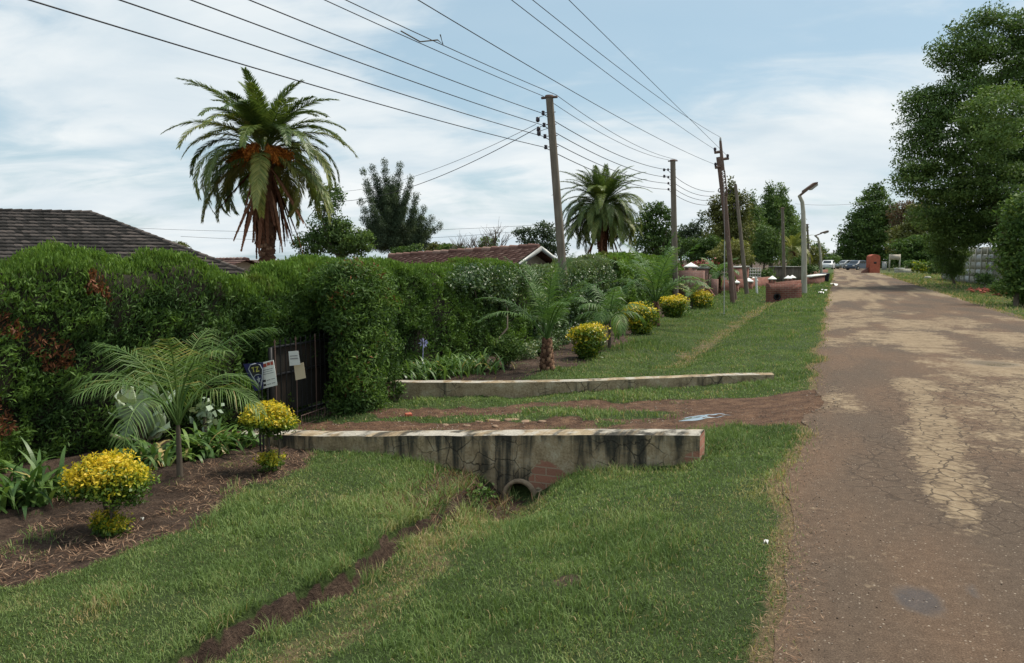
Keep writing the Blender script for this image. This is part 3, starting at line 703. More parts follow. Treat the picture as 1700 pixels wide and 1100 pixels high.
# ------------------------------------------------------------------ hedges
HF_U = [-8, 5.4, 7.0, 8.4, 9.6, 12, 16, 20, 26, 41]
HF_V = [7.9, 7.25, 6.35, 6.2, 6.0, 5.85, 5.6, 5.6, 6.05, 7.0]
def hfront(u): return np.interp(u, HF_U, HF_V)
def hedge(name, label, u0, u1, tops, thick, leaf, dens, mat, seed, bottom=None, frontoff=0, lump=.13, tint0=.36, brown=(), sharp=.5, droop=0, aspect=.42, endround=True, taper=.35, silver=0, lumpf=1.6):
    rng = np.random.default_rng(seed)
    tu, tz = zip(*tops)
    um = (u0 + u1) / 2; org = W3(um, float(hfront(um)) + thick / 2)
    root = empty(name, org, RZ, label, 'hedge')
    def surf(u, a, jit=0.0):
        """a in 0..1: 0 foot of the front, ~.55 top edge, 1 back of the top"""
        top = np.interp(u, tu, tz); vf = hfront(u) + frontoff
        g = H(u, vf, False) if bottom is None else np.interp(u, [q[0] for q in bottom], [q[1] for q in bottom])
        e = np.minimum(sstep(0, .45, u - u0), sstep(0, .45, u1 - u)) if endround else np.ones_like(u)
        th = thick * (.25 + .75 * e); hgt = (top - g) * (.93 + .07 * e)
        ang = np.clip(a, 0, 1) * math.pi
        cx = np.cos(ang); sx = np.sin(ang)
        pw = .55
        vx = -np.sign(cx) * np.abs(cx) ** pw; zz = np.abs(sx) ** pw
        # lower part stands upright, upper edge is rounded
        vv = vf + th * .5 + vx * th * .5 * (1 - .25 * taper * zz)
        z = g + hgt * zz
        n = np.stack([0 * u, np.sign(vx) * np.abs(cx) ** .8, np.abs(sx) ** 1.4 + .02], -1)
        return vv, z, nrm(n), top, g
    # outer sprigs: sample by area
    length = u1 - u0; hh = np.mean(tz) + .42; area = length * (2 * hh + thick)
    N = int(area * dens)
    u = rng.uniform(u0, u1, N * 2)
    # even sampling of the outline
    aa = np.linspace(0, 1, 400); v_, z_, _, _, _ = surf(np.full(400, um), aa)
    sl_ = np.concatenate([[0], np.cumsum(np.hypot(np.diff(v_), np.diff(z_)))]); sl_ /= sl_[-1]
    a = np.interp(rng.random(N * 2), sl_, aa)
    a = a[: N * 2]
    back = a > .62
    keep = ~back | (rng.random(len(a)) < .35)
    u, a = u[keep][:N], a[keep][:N]
    v, z, n, top, g = surf(u, a)
    L1 = fbm(u * lumpf, z * lumpf + v * .7, seed + 1, 3) - .5; L2 = fbm(u * 5.2, z * 5.2 + v * 2, seed + 2, 2) - .5
    disp = L1 * 2 * lump + L2 * lump * 1.5 + rng.normal(0, .025, len(u)) - (rng.random(len(u)) < .3) * rng.uniform(0, .10, len(u))
    # local frame: x = -(v - vc), y = u - um
    vc = float(hfront(um)) + thick / 2
    c = np.stack([-(v - vc), u - um, z - org.z], -1); nl = np.stack([-n[:, 1], n[:, 0], n[:, 2]], -1)
    c = c + nl * disp[:, None]
    hr_ = ((z - g) / np.maximum(top - g, .3) > .9)[:, None]
    ax = nrm(nl * .55 + np.array([0, 0, sharp - droop]) + hr_ * np.array([0, 0, .9]) + rng.normal(0, .55, c.shape))
    nh = nrm(nl + rng.normal(0, .45, c.shape) + np.array([0, 0, .25]))
    l = leaf * rng.uniform(.55, 1.35, len(u))
    hrel = (z - g) / np.maximum(top - g, .3)
    top_tint = sstep(.80, .99, hrel)  # tint rises towards the hedge top
    tint = tint0 + .05 + L1 * .7 + L2 * .5 + top_tint * .38 + rng.normal(0, .09, len(u))  # hollows get a darker tint: shade painted into the leaf colour
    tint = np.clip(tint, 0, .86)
    if silver: tint = np.where(rng.random(len(u)) < silver * sstep(.45, .8, hrel), rng.uniform(.85, 1, len(u)), tint)
    for (bu, bz, br) in brown:
        m_ = (np.hypot((u - bu) * 1.5 + (z - bz) * .6, z - bz) + L2 * .5 < br) & (rng.random(len(u)) < .75)
        tint = np.where(m_ & (a < .5), rng.uniform(.91, 1, len(u)), tint)
    # gaps where the twigs show
    gap = (fbm(u * 2.7, z * 2.7, seed + 9, 3) > .57) & (a < .47)
    kp = ~gap | (rng.random(len(u)) < .35)
    acc = Acc(); acc.leaves(c[kp], ax[kp], nh[kp], l[kp], l[kp] * aspect, tint[kp], .1)
    acc.build('foliage', M[mat], root, uv=False)
    # twig core
    nu = max(12, int(length * 6)); na = 40
    UU, AA = np.meshgrid(np.linspace(u0 + .1, u1 - .1, nu), np.interp(np.linspace(0, 1, na), sl_, aa), indexing='ij')
    v, z, n, top, g = surf(UU.ravel(), AA.ravel())
    L1 = fbm(UU.ravel() * lumpf, z * lumpf + v * .7, seed + 1, 3) - .5
    c = np.stack([-(v - vc), UU.ravel() - um, z - org.z], -1); nl = np.stack([-n[:, 1], n[:, 0], n[:, 2]], -1)
    c = c + nl * (L1 * 2 * lump - .085 - rng.uniform(0, .03, len(v)))[:, None]
    i = np.arange(nu - 1)[:, None] * na; j = np.arange(na - 1)[None]
    cc = Acc(); cc.add(c, np.stack([i + j, i + na + j, i + na + j + 1, i + j + 1], -1).reshape(-1, 4))
    for e in (0, nu - 1):
        ring = c.reshape(nu, na, 3)[e]; cen = ring.mean(0)
        cc.add(np.vstack([ring, cen]), [(q, (q + 1) % na, na) for q in range(na)])
    cc.build('branches', M['twig'], root)
    # ends
    ea = Acc()
    for ue, sgn in ((u0, -1), (u1, 1)):
        m_ = int(thick * hh * dens * .8)
        vv = rng.uniform(0, 1, m_); zz = rng.uniform(0, 1, m_)
        ve, ze, _, tp, gg = surf(np.full(m_, ue), np.full(m_, .5))
        x = -(float(hfront(ue)) + frontoff + thick * vv - vc); zc_ = gg + (tp - gg) * zz * (1 - .25 * np.abs(vv * 2 - 1) ** 3)
        p = np.stack([x, np.full(m_, ue - um) + sgn * (rng.normal(0, .05, m_) + (1 - zz ** 3) * .05), zc_ - org.z], -1)
        nn2 = nrm(np.array([0, sgn, .2]) + rng.normal(0, .4, (m_, 3)))
        ea.leaves(p, nrm(rng.normal(0, .6, (m_, 3)) + np.array([0, 0, sharp])), nn2, leaf, leaf * aspect, np.clip(tint0 + rng.normal(0, .12, m_), 0, .85), .1)
    ea.build('end_foliage', M[mat], root, uv=False)
    return root
def tops_px(lst, off=.45):
    out = []
    for px, py in lst:
        # plane slightly behind the front face
        V = 7.0
        for _ in range(6):
            u, z = PV(px, py, V); V = float(hfront(u)) + off
        out.append((u, z))
    return [(a_, b_ - .07) for a_, b_ in out]
t_left = [(-8, 1.72)] + tops_px([(0, 417), (40, 413), (100, 413), (150, 420), (205, 432), (240, 426), (290, 412), (330, 420), (365, 446), (400, 470)])
print('left hedge tops', t_left[1], t_left[-1])
br = []
for px, py, r in [(100, 580, .17), (15, 700, .24), (160, 470, .10), (35, 535, .12)]:
    u_, z_ = PV(px, py, 7.1); br.append((u_, z_, r))
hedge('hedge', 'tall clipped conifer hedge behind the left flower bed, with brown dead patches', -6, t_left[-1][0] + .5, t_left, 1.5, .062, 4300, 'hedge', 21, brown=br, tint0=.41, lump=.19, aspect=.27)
# hedge over the gate
t_gate = tops_px([(405, 474), (430, 464), (470, 440), (520, 427), (560, 425), (600, 428), (660, 434)])
ug0, ug1 = t_gate[0][0] - .1, t_gate[-1][0]
print('gate hedge', ug0, ug1, t_gate[0], t_gate[-1])
bz = []
for px, py in [(400, 660), (430, 632), (470, 602), (510, 590), (545, 572), (562, 560)]:
    bz.append(PV(px, py, 6.3))
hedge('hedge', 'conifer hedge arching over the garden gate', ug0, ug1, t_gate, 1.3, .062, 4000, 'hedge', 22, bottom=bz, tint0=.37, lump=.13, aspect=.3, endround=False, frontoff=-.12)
# leafy pillar right of the gate
pu, pz = PV(655, 436, 6.2)
def bushy(name, label, cat, c, blobs, mat, leaf, cov=1.6, seed=1, group=None, stems=3, tintb=0, clump_r=None, core=.3, sharp=.3, aspect=.5, flat=.9, part='foliage', corefill=True):
    rng = np.random.default_rng(seed); root = empty(name, c, RZ, label, cat, group)
    clumps(rng, blobs, leaf, cov, clump_r=clump_r, core=core, sharp=sharp, aspect=aspect, flat=flat, tintb=tintb).build(part, M[mat], root, uv=False)
    if stems:
        a = Acc()
        for i in range(stems):
            b = blobs[i % len(blobs)]
            limb(a, (rng.normal(0, .03), rng.normal(0, .03), -.05), (b[0] + rng.normal(0, .2) * b[3], b[1] + rng.normal(0, .2) * b[4], b[2]), .02 + b[5] * .03, .008, rng, 5)
        a.build('stem', M['bark'], root, smooth=True)
    return root
# pillar of hedge: an upright leafy mass standing forward of the gate
pc = G(603, 692); uc_, vc_ = xy2uv(pc.x, pc.y)
pc = W3(uc_ + .25, vc_ + .30)
u655, _ = PV(655, 600, vc_)
bushy('hedge_pillar', 'bushy hedge pillar right of the garden gate', 'hedge', pc,
      [(-.02, .10, .25, .27, .30, .42), (.0, .12, .80, .24, .30, .55), (-.12, .16, 1.35, .28, .36, .5), (-.28, .2, 1.64, .36, .5, .26), (.06, .05, .45, .20, .26, .4), (-.16, .55, 1.25, .30, .36, .6), (-.14, .60, .6, .30, .34, .6)],
      'hedge', .062, 2.6, 23, tintb=.0, clump_r=.17, stems=4, aspect=.28)

t_mid = tops_px([(640, 433), (700, 436), (760, 434), (820, 432), (880, 433), (905, 436)])
um1 = t_mid[-1][0]
print('mid', t_mid[0], t_mid[-1])
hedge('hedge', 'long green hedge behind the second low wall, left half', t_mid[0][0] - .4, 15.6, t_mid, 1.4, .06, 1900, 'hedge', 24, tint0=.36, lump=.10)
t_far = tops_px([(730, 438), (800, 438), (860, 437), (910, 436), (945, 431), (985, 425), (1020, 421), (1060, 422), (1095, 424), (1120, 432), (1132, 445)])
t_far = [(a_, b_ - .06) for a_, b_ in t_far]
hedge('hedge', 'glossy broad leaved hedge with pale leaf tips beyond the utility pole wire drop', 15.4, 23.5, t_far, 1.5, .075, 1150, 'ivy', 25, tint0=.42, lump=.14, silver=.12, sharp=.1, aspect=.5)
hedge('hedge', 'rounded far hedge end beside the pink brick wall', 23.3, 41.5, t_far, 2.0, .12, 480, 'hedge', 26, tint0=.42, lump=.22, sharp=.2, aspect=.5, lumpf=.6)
# pale-leaved climber over the middle hedge
up, zp = PV(745, 455, 6.4)
bushy('climber', 'pale leaved climber spreading over the top of the hedge', 'climber', W3(up + .3, float(hfront(up)) + .25),
      [(.05, 0, 1.50, .40, 1.2, .22), (.16, .6, 1.25, .3, .8, .3), (.08, 2.2, 1.44, .35, 1.4, .22)], 'ivy', .06, 1.1, 27, tintb=.16, clump_r=.13, stems=3)

# ------------------------------------------------------------------ palms
def frond(acc, rac, rng, o, az, e0, L, D, n=40, ll=.35, w=.03, fwd=.75, ldroop=.25, vee=.35, rr=.012, tint=.5, start=.12, twist=0, pw=1.2, seg=16, prof=1.0):
    t = np.linspace(0, 1, seg); e = e0 - D * t ** pw
    az_t = az + twist * t
    d = np.stack([np.cos(e) * np.cos(az_t), np.cos(e) * np.sin(az_t), np.sin(e)], 1)
    p = np.vstack([[0, 0, 0], np.cumsum((d[1:] + d[:-1]) * .5 * L / (seg - 1), axis=0)]) + np.array(o)
    rac.tube(p, np.linspace(rr, rr * .25, seg), 4, tint, cap=False)
    k = np.linspace(start, .995, n) ** .95
    k = np.clip(k + rng.normal(0, .003, n), 0, 1)
    pt = np.stack([np.interp(k, t, p[:, i]) for i in range(3)], 1)
    dt = nrm(np.stack([np.interp(k, t, d[:, i]) for i in range(3)], 1))
    side = nrm(np.cross(dt, np.array([0, 0, 1.]) + 1e-3)); upv = nrm(np.cross(side, dt))
    ls = ll * (np.sin(np.clip(k * 1.02, 0, 1) ** .75 * math.pi * .93 + .12) * .75 + .25) * prof
    for sg in (-1, 1):
        m = len(k)
        dirv = nrm(side * sg + dt * (fwd + .5 * k[:, None]) + upv * (vee + rng.normal(0, .12, m))[:, None] + rng.normal(0, .06, (m, 3)) + np.array([0, 0, -ldroop]))
        l = ls * rng.uniform(.85, 1.1, m)
        # two segments so the leaflet arches
        mid = pt + dirv * (l * .5)[:, None]
        d2 = nrm(dirv + np.array([0, 0, -ldroop * 1.6])); tip = mid + d2 * (l * .5)[:, None]
        b = nrm(np.cross(dirv, upv + rng.normal(0, .25, (m, 3)))) * (w * .5)
        V = np.stack([pt - b * .5, pt + b * .5, mid + b, mid - b, tip], 1).reshape(-1, 3); i = np.arange(m)[:, None] * 5
        tn = np.clip(tint + rng.normal(0, .1, m), 0, 1)
        acc.add(V, i + np.array([[0, 1, 2, 3]]), tn); acc.v.pop(); acc.n -= len(V); acc.add(V, i + np.array([[3, 2, 4]]), tn)
    return p

def big_palm(name, label, px, py, Y, R, nf, seed, fruit=True, skirt=34, bright=0.0, gz=-1.4):
    rng = np.random.default_rng(seed); c = P(px, py, Y)
    root = empty(name, (c[0], Y, gz), 0, label, 'palm tree'); zc = c[2] - gz
    tr = Acc(); t = np.linspace(0, 1, 60); r = (.26 + .05 * np.sin(t * 150) + .12 * sstep(.75, 1, t)) * R / 3.2
    tr.tube(np.stack([.05 * np.sin(t * 3), 0 * t, -.1 + t * (zc + .1)], 1), r, 14, .4)
    for i in range(260):
        tt = rng.uniform(.1, 1); a = rng.uniform(0, 6.28); rr_ = .27 * R / 3.2
        tr.rbox((rr_ * math.cos(a), rr_ * math.sin(a), tt * zc), (.07, .10, .13), a, rng.uniform(-.5, .2), 'Y', rng.uniform(.1, .9))
    tr.build('trunk', M['palmbark'], root)
    acc = Acc(); rac = acc
    for i in range(nf):
        f = i / nf; e0 = rad(88 - 108 * f ** .85 + rng.normal(0, 6)); az = i * 2.39996 + rng.normal(0, .15)
        D = rad(48 + 92 * min(1, f * 1.7) + rng.normal(0, 10)) if e0 > 0 else rad(72 + rng.normal(0, 12))
        L = R * rng.uniform(.9, 1.08) * (.88 if f < .12 else 1.15)
        if fruit and f > .38 and math.cos(az + math.pi / 2 - .25) > .72 and i % 3: continue
        o = np.array([.14 * math.cos(az), .14 * math.sin(az), zc + .25 - f * .45])
        frond(acc, rac, rng, o, az, e0, L, D, n=124, ll=R * (.178 if fruit else .185), w=R * (.0115 if fruit else .0085), fwd=.72, ldroop=.08 + .22 * f, vee=.2, rr=.022, tint=np.clip(.56 + .26 * f + bright + rng.normal(0, .12), .1, 1), twist=rng.normal(0, .25), start=.14)
    acc.build('crown', M['palm'], root, uv=False)
    dd = Acc()
    for i in range(skirt):
        az = i * 2.39996 + rng.normal(0, .2); L = R * rng.uniform(.7, 1.08)
        o = np.array([.27 * math.cos(az) * R / 3.2, .27 * math.sin(az) * R / 3.2, zc - .3 - rng.uniform(0, .9)])
        frond(dd, dd, rng, o, az, rad(rng.uniform(-78, -38)), L * .95, rad(rng.uniform(14, 46)), n=46, ll=R * .09, w=R * .018, fwd=1.9, ldroop=.6, vee=0, rr=.03, tint=rng.uniform(.1, .9), pw=.35)
    if skirt: dd.build('dead_fronds', M['palmdead'], root, uv=False)
    if fruit:
        for az, dz in ((-1.75, .02), (-1.0, -.02), (-.45, -.05), (-2.6, -.1), (1.3, 0)):
            a = Acc()
            ox, oy = math.cos(az) * .28 * R / 3.2, math.sin(az) * .28 * R / 3.2
            for k in range(110):
                q = np.array([ox, oy, zc + .12 + dz]); g_ = rng.normal(0, 1, 3) * np.array([.13, .13, .05])
                e = q + np.array([math.cos(az) * .85, math.sin(az) * .85, -.22 - rng.uniform(0, .42)]) * (R / 3.2) + g_
                mid = (q + e) / 2 + np.array([math.cos(az) * .05, math.sin(az) * .05, .16])
                a.tube([q, mid, e], [.01, .007, .005], 3, rng.uniform(0, 1), False)
                for m_ in range(5):
                    f_ = rng.uniform(.45, 1); b = mid + (e - mid) * f_ + rng.normal(0, .018, 3)
                    a.lathe([(0, -.022), (.017, -.010), (.017, .010), (0, .022)], 5, b, rng.uniform(0, 1))
            a.build('fruit_bunch', M['fruit'], root)
    return root
big_palm('date_palm', 'tall date palm with orange fruit bunches and brown hanging dead fronds', 438, 252, 26.5, 2.72, 84, 31, skirt=44)
big_palm('date_palm', 'smaller date palm with long drooping fronds right of the near utility pole', 1000, 345, 44, 2.6, 124, 32, fruit=False, skirt=22, bright=-.08, gz=-1.4)

def young_palm(label, base, crown_h, trunk_r, nf, L, ll, w, seed, e_rng=(50, 80), D_rng=(70, 110), n=30, start=.25, tint=.5, husk=False, azs=None, fwd=.7, ldroop=.35, lean=(0, 0), name='young_palm'):
    rng = np.random.default_rng(seed); root = empty(name, base, 0, label, 'palm', 'young palms planted along the verge')
    a = Acc(); t = np.linspace(0, 1, 14)
    a.tube(np.stack([lean[0] * t, lean[1] * t, -.04 + t * (crown_h + .04)], 1), trunk_r * (1.25 - .55 * t) + (.004 * np.sin(t * 40)), 10, .45)
    if husk:
        for k in range(70):
            f = k / 70; az = k * 2.4; r = trunk_r * (1.9 - 1.0 * f)
            a.rbox((r * .75 * math.cos(az), r * .75 * math.sin(az), .01 + f * crown_h * .95), (.028, .05, .12), az, rad(18), 'Y', rng.uniform(0, 1))
    a.build('trunk', M['palmbark'] if husk else M['bark'], root)
    for i in range(nf):
        az = (azs[i] if azs else i * 2.39996 + rng.normal(0, .2)); f = i / max(1, nf - 1)
        e0 = rad(e_rng[1] + (e_rng[0] - e_rng[1]) * f + rng.normal(0, 4)); D = rad(D_rng[0] + (D_rng[1] - D_rng[0]) * f + rng.normal(0, 8))
        fa = Acc()
        frond(fa, fa, rng, (lean[0] + .01 * math.cos(az), lean[1] + .01 * math.sin(az), crown_h - .02), az, e0, L * rng.uniform(.85, 1.1), D, n=n, ll=ll, w=w, fwd=fwd, ldroop=ldroop, vee=.35, rr=.009 + L * .003, tint=np.clip(tint + rng.normal(0, .1), 0, 1), start=start, twist=rng.normal(0, .2))
        fa.build('frond', M['palmyoung'], root, uv=False)
    return root
b1 = G(299, 796)
young_palm('young feathery palm on a slim stem in the left flower bed', b1, .50, .024, 13, 1.22, .42, .0062, 41, (56, 89), (66, 122), n=36, start=.30, tint=.68,
           azs=[1.6, -1.2, 3.0, .5, 2.4, -.7, 3.6, .9, -2.2, 3.25, -.35, 1.9, -1.7], ldroop=.5)
b2 = G(908, 617)
young_palm('young palm with a thick husky brown base behind the second low wall', b2, .50, .068, 13, 1.42, .27, .011, 42, (58, 89), (28, 88), n=44, start=.22, tint=.5, husk=True)
b3 = G(1012, 577)
young_palm('young palm with bushy drooping fronds between the first two clipped golden shrubs', b3, .62, .030, 13, .95, .34, .018, 43, (20, 82), (70, 120), n=30, start=.18, tint=.55, ldroop=.6)
b4 = G(1088, 541)
young_palm('young palm with tall upright fronds behind the golden shrubs', b4, .65, .07, 12, 1.9, .42, .026, 44, (50, 86), (35, 90), n=36, start=.2, tint=.48, husk=True)
b5 = G(1148, 512)
young_palm('small pale young palm in front of the pink brick wall', b5, .4, .05, 9, .85, .25, .025, 45, (50, 80), (60, 100), n=18, start=.2, tint=.78)
b6 = G(1193, 488)
young_palm('young palm beside the wall post near the rusty steel pole', b6, 1.0, .09, 14, 1.35, .4, .05, 46, (0, 75), (60, 110), n=26, start=.15, tint=.5, husk=True)

# ------------------------------------------------------------------ golden shrubs
def golden(label, base, blobs, stems, leaf, seed, group='clipped golden shrubs along the verge', ygrad=(.3, .9), cov=1.9):
    rng = np.random.default_rng(seed); root = empty('golden_shrub', base, 0, label, 'shrub', group)
    acc = clumps(rng, blobs, leaf, cov, clump_r=leaf * 2.2, core=.35, flat=.9, sharp=.45, aspect=.48, up=.6)
    # new growth on top and outside is golden
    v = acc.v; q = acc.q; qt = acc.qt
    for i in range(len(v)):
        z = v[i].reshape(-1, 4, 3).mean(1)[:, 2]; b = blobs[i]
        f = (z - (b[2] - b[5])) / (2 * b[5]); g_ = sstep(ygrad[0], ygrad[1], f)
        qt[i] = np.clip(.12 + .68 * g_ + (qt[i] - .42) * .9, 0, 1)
    acc.build('foliage', M['duranta'], root, uv=False)
    a = Acc()
    for (x0, y0, x1, y1, z1, r) in stems: limb(a, (x0, y0, -.04), (x1, y1, z1), r, r * .5, rng, 6, .08)
    a.build('stem', M['bark'], root, smooth=True)
    return root
s = G(183, 880)
k = s.y / FPX
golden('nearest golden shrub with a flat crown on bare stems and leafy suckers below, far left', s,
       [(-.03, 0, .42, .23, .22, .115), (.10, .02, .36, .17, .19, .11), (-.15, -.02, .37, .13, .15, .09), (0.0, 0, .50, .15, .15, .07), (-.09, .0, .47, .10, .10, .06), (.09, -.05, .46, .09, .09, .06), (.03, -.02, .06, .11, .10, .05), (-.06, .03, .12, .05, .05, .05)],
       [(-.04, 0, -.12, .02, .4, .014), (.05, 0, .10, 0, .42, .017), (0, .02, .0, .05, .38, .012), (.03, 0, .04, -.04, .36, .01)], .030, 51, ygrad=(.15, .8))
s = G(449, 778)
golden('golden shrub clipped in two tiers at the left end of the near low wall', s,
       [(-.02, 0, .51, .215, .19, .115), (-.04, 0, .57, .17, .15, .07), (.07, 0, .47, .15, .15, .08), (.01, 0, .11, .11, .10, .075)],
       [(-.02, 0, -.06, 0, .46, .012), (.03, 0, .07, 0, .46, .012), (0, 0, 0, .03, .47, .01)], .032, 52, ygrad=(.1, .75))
def bowl(px, py, wpx, hpx, label, seed, leafpx):
    s = G(px, py); f = s.y / FPX; w = wpx * f / 2; h = hpx * f
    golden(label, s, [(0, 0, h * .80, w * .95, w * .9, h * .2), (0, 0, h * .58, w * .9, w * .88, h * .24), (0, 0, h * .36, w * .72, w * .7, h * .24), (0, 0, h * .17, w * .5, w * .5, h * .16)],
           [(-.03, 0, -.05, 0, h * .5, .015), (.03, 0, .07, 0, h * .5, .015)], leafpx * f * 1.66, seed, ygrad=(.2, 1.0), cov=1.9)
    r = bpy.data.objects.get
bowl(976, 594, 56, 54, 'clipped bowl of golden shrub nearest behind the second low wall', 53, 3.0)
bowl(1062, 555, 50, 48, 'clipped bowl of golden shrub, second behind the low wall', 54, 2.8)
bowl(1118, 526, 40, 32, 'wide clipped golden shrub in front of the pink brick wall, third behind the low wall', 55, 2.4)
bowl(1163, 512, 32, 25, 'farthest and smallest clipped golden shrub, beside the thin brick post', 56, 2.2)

# ------------------------------------------------------------------ bed plants
def strap_plant(label, base, n, L, w, seed, spread=.12, flower=False, name='strap_leaf_plant', group='strap leaved lilies in the beds'):
    rng = np.random.default_rng(seed); root = empty(name, base, 0, label, 'plant', group); a = Acc()
    for i in range(n):
        az = rng.uniform(0, 6.283); o = rng.normal(0, spread, 2); e0 = rad(rng.uniform(45, 88)); D = rad(rng.uniform(50, 130)); l = L * rng.uniform(.6, 1.15)
        t = np.linspace(0, 1, 7); e = e0 - D * t ** 1.6
        d = np.stack([np.cos(e) * math.cos(az), np.cos(e) * math.sin(az), np.sin(e)], 1)
        p = np.vstack([[0, 0, 0], np.cumsum(d[1:] * l / 6, axis=0)]) + np.array([o[0], o[1], 0])
        b = np.array([-math.sin(az), math.cos(az), 0]); ww = w * np.array([.7, 1, 1, .95, .8, .55, .05]) * .5
        V = np.vstack([p - b * ww[:, None], p + b * ww[:, None]])
        a.add(V, [(j, j + 7, j + 8, j + 1) for j in range(6)], np.clip(rng.normal(.5, .2), 0, .88) if rng.random() > .04 else 1)
    a.build('leaves', M['strap'], root, uv=False)
    if flower:
        fa = Acc(); fa.tube([(0, 0, 0), (.02, 0, .3), (.03, 0, .52)], .006, 5)
        for k in range(26):
            d = nrm(rng.normal(0, 1, 3) + np.array([0, 0, .3])); c0 = np.array([.03, 0, .53])
            fa.leaves([c0 + d * .05], [d], [np.cross(d, [0, 0, 1]) + .1], .06, .025, .5)
        fa.build('flower', M['flower'], root, uv=False)
    return root
for i, (px, py, n, L, lab) in enumerate([(50, 832, 60, .46, 'broad clump of strap leaves at the far left edge of the bed'), (245, 775, 34, .30, 'low clump of strap leaves behind the nearest golden shrub'),
                                       (330, 756, 42, .34, 'clump of strap leaves right of the young palm stem'), (368, 748, 40, .36, 'clump of strap leaves against the left end of the near low wall')]):
    strap_plant(lab, G(px, py), int(n * 2.6), L * 1.15, .040, 60 + i, .15)
row = [(672, 628, 'lily clump at the left end of the second low wall'), (700, 626, 'lily clump with a pale lilac flower head'), (730, 622, 'lily clump just right of the lilac flower'), (758, 619, 'fourth lily clump from the left behind the second low wall'), (786, 615, 'last lily clump of the row, left of the small round bush')]
for i, (px, py, lab) in enumerate(row):
    b = G(px, py); u_, v_ = xy2uv(b.x, b.y); b = W3(max(u_, float(u_far(v_)) + .35), v_)
    strap_plant(lab, b, 110, .46, .030, 70 + i, .24, flower=(i == 1))
b = G(842, 612)
bushy('small_bush', 'small round leafy bush in the soil left of the husky young palm', 'bush', b, [(0, 0, .34, .26, .24, .17), (.05, 0, .2, .15, .15, .12), (-.1, 0, .3, .15, .15, .1)], 'leaf_fresh', .045, 1.4, 75, stems=4, clump_r=.08)
for i, (px, py) in enumerate([(868, 598), (890, 590), (912, 580), (932, 570)]):
    bushy('low_plant', ['low variegated plant nearest the small round bush', 'second low variegated plant in the row along the bed', 'third low variegated plant, left of the palm trunk', 'farthest low variegated plant of the row by the utility pole foot'][i], 'plant', G(px, py),
          [(0, 0, .13, .22, .28, .14)], 'ivy', .05, 1.0, 80 + i, stems=2, tintb=.22, clump_r=.09, group='low plants edging the bed')
# big waxy-leaved plant
def cabbage():
    b = G(238, 745); rng = np.random.default_rng(9)
    root = empty('waxy_plant', b, 0, 'big pale grey green waxy leaved plant against the hedge behind the young palm', 'plant')
    a = Acc(); st = Acc()
    for i in range(30):
        az = i * 2.4 + rng.normal(0, .2); h = .05 + .42 * i / 30 + rng.normal(0, .03); e = rad(rng.uniform(0, 62)); l = rng.uniform(.20, .32); w = l * .72
        o = np.array([.05 * math.cos(az), .05 * math.sin(az), h]); d = np.array([math.cos(e) * math.cos(az), math.cos(e) * math.sin(az), math.sin(e)])
        b_ = np.array([-math.sin(az), math.cos(az), 0]); n_ = np.cross(b_, d); nt, ns = 9, 7; V = []
        for ti in range(nt):
            t = ti / (nt - 1); ww = w * .5 * math.sin(math.pi * min(1, t * .93 + .07)) ** .6
            for si in range(ns):
                s_ = si / (ns - 1) * 2 - 1
                V.append(o + d * (.07 + l * t) + b_ * s_ * ww + n_ * (-.10 * t * t * l / .25 + .05 * s_ * s_ * (1 if i % 2 else -.3) + .012 * math.sin(s_ * 9 + t * 11 + i)))
        a.add(V, [(r * ns + c_, r * ns + c_ + 1, (r + 1) * ns + c_ + 1, (r + 1) * ns + c_) for r in range(nt - 1) for c_ in range(ns - 1)], rng.uniform(.15, .95))
        st.tube([(0, 0, max(0, h - .08)), o, o + d * .1], [.009, .007, .004], 5)
    st.tube([(0, 0, -.03), (.01, 0, .25), (0, 0, .5)], [.02, .016, .01], 6)
    a.build('leaves', M['cabbage'], root, smooth=True, uv=False); st.build('stem', M['bark'], root)
    for j, (dx, dy, sc) in enumerate(((.62, .35, .5),)):
        pass
cabbage()
b = G(344, 735)
bushy('waxy_sapling', 'small pale waxy sapling beside the palm near the hedge foot', 'plant', b, [(0, 0, .3, .12, .12, .14)], 'cabbage', .10, .8, 77, stems=2, clump_r=.08, aspect=.7)
b = G(660, 668)
bushy('weed', 'leafy weed growing against the left end of the second low wall', 'weed', b, [(0, 0, .12, .12, .08, .11), (-.02, 0, .26, .06, .05, .1)], 'leaf_fresh', .055, .8, 78, stems=3, clump_r=.05)
b = G(788, 838)
bushy('weed', 'broad leaved weeds beside the drain pipe mouth', 'weed', b, [(0, 0, .07, .12, .10, .08), (.08, .05, .11, .05, .05, .08), (-.12, 0, .04, .10, .08, .05)], 'leaf_fresh', .045, .5, 79, stems=5, clump_r=.07)
def dry_weeds():
    rng = np.random.default_rng(12); a = Acc()
    for i in range(900):
        u = rng.uniform(4.9, 6.45); v = ditch_c(u) + .12 + rng.normal(0, .20)
        p = np.array(W3(u, v)); az = rng.uniform(0, 6.28); l = rng.uniform(.05, .16); e = rng.uniform(.2, 1.3)
        d = np.array([math.cos(az) * math.cos(e), math.sin(az) * math.cos(e), math.sin(e)])
        a.leaves([p + d * l / 2], [d], [np.cross(d, [0, 0, 1.]) + rng.normal(0, .3, 3)], l, .008, rng.uniform(0, 1))
    return a.build('dry_weeds', M['straw'], uv=False)
tag(dry_weeds(), 'tangle of dry brown weeds in the ditch', 'weeds', kind='stuff')
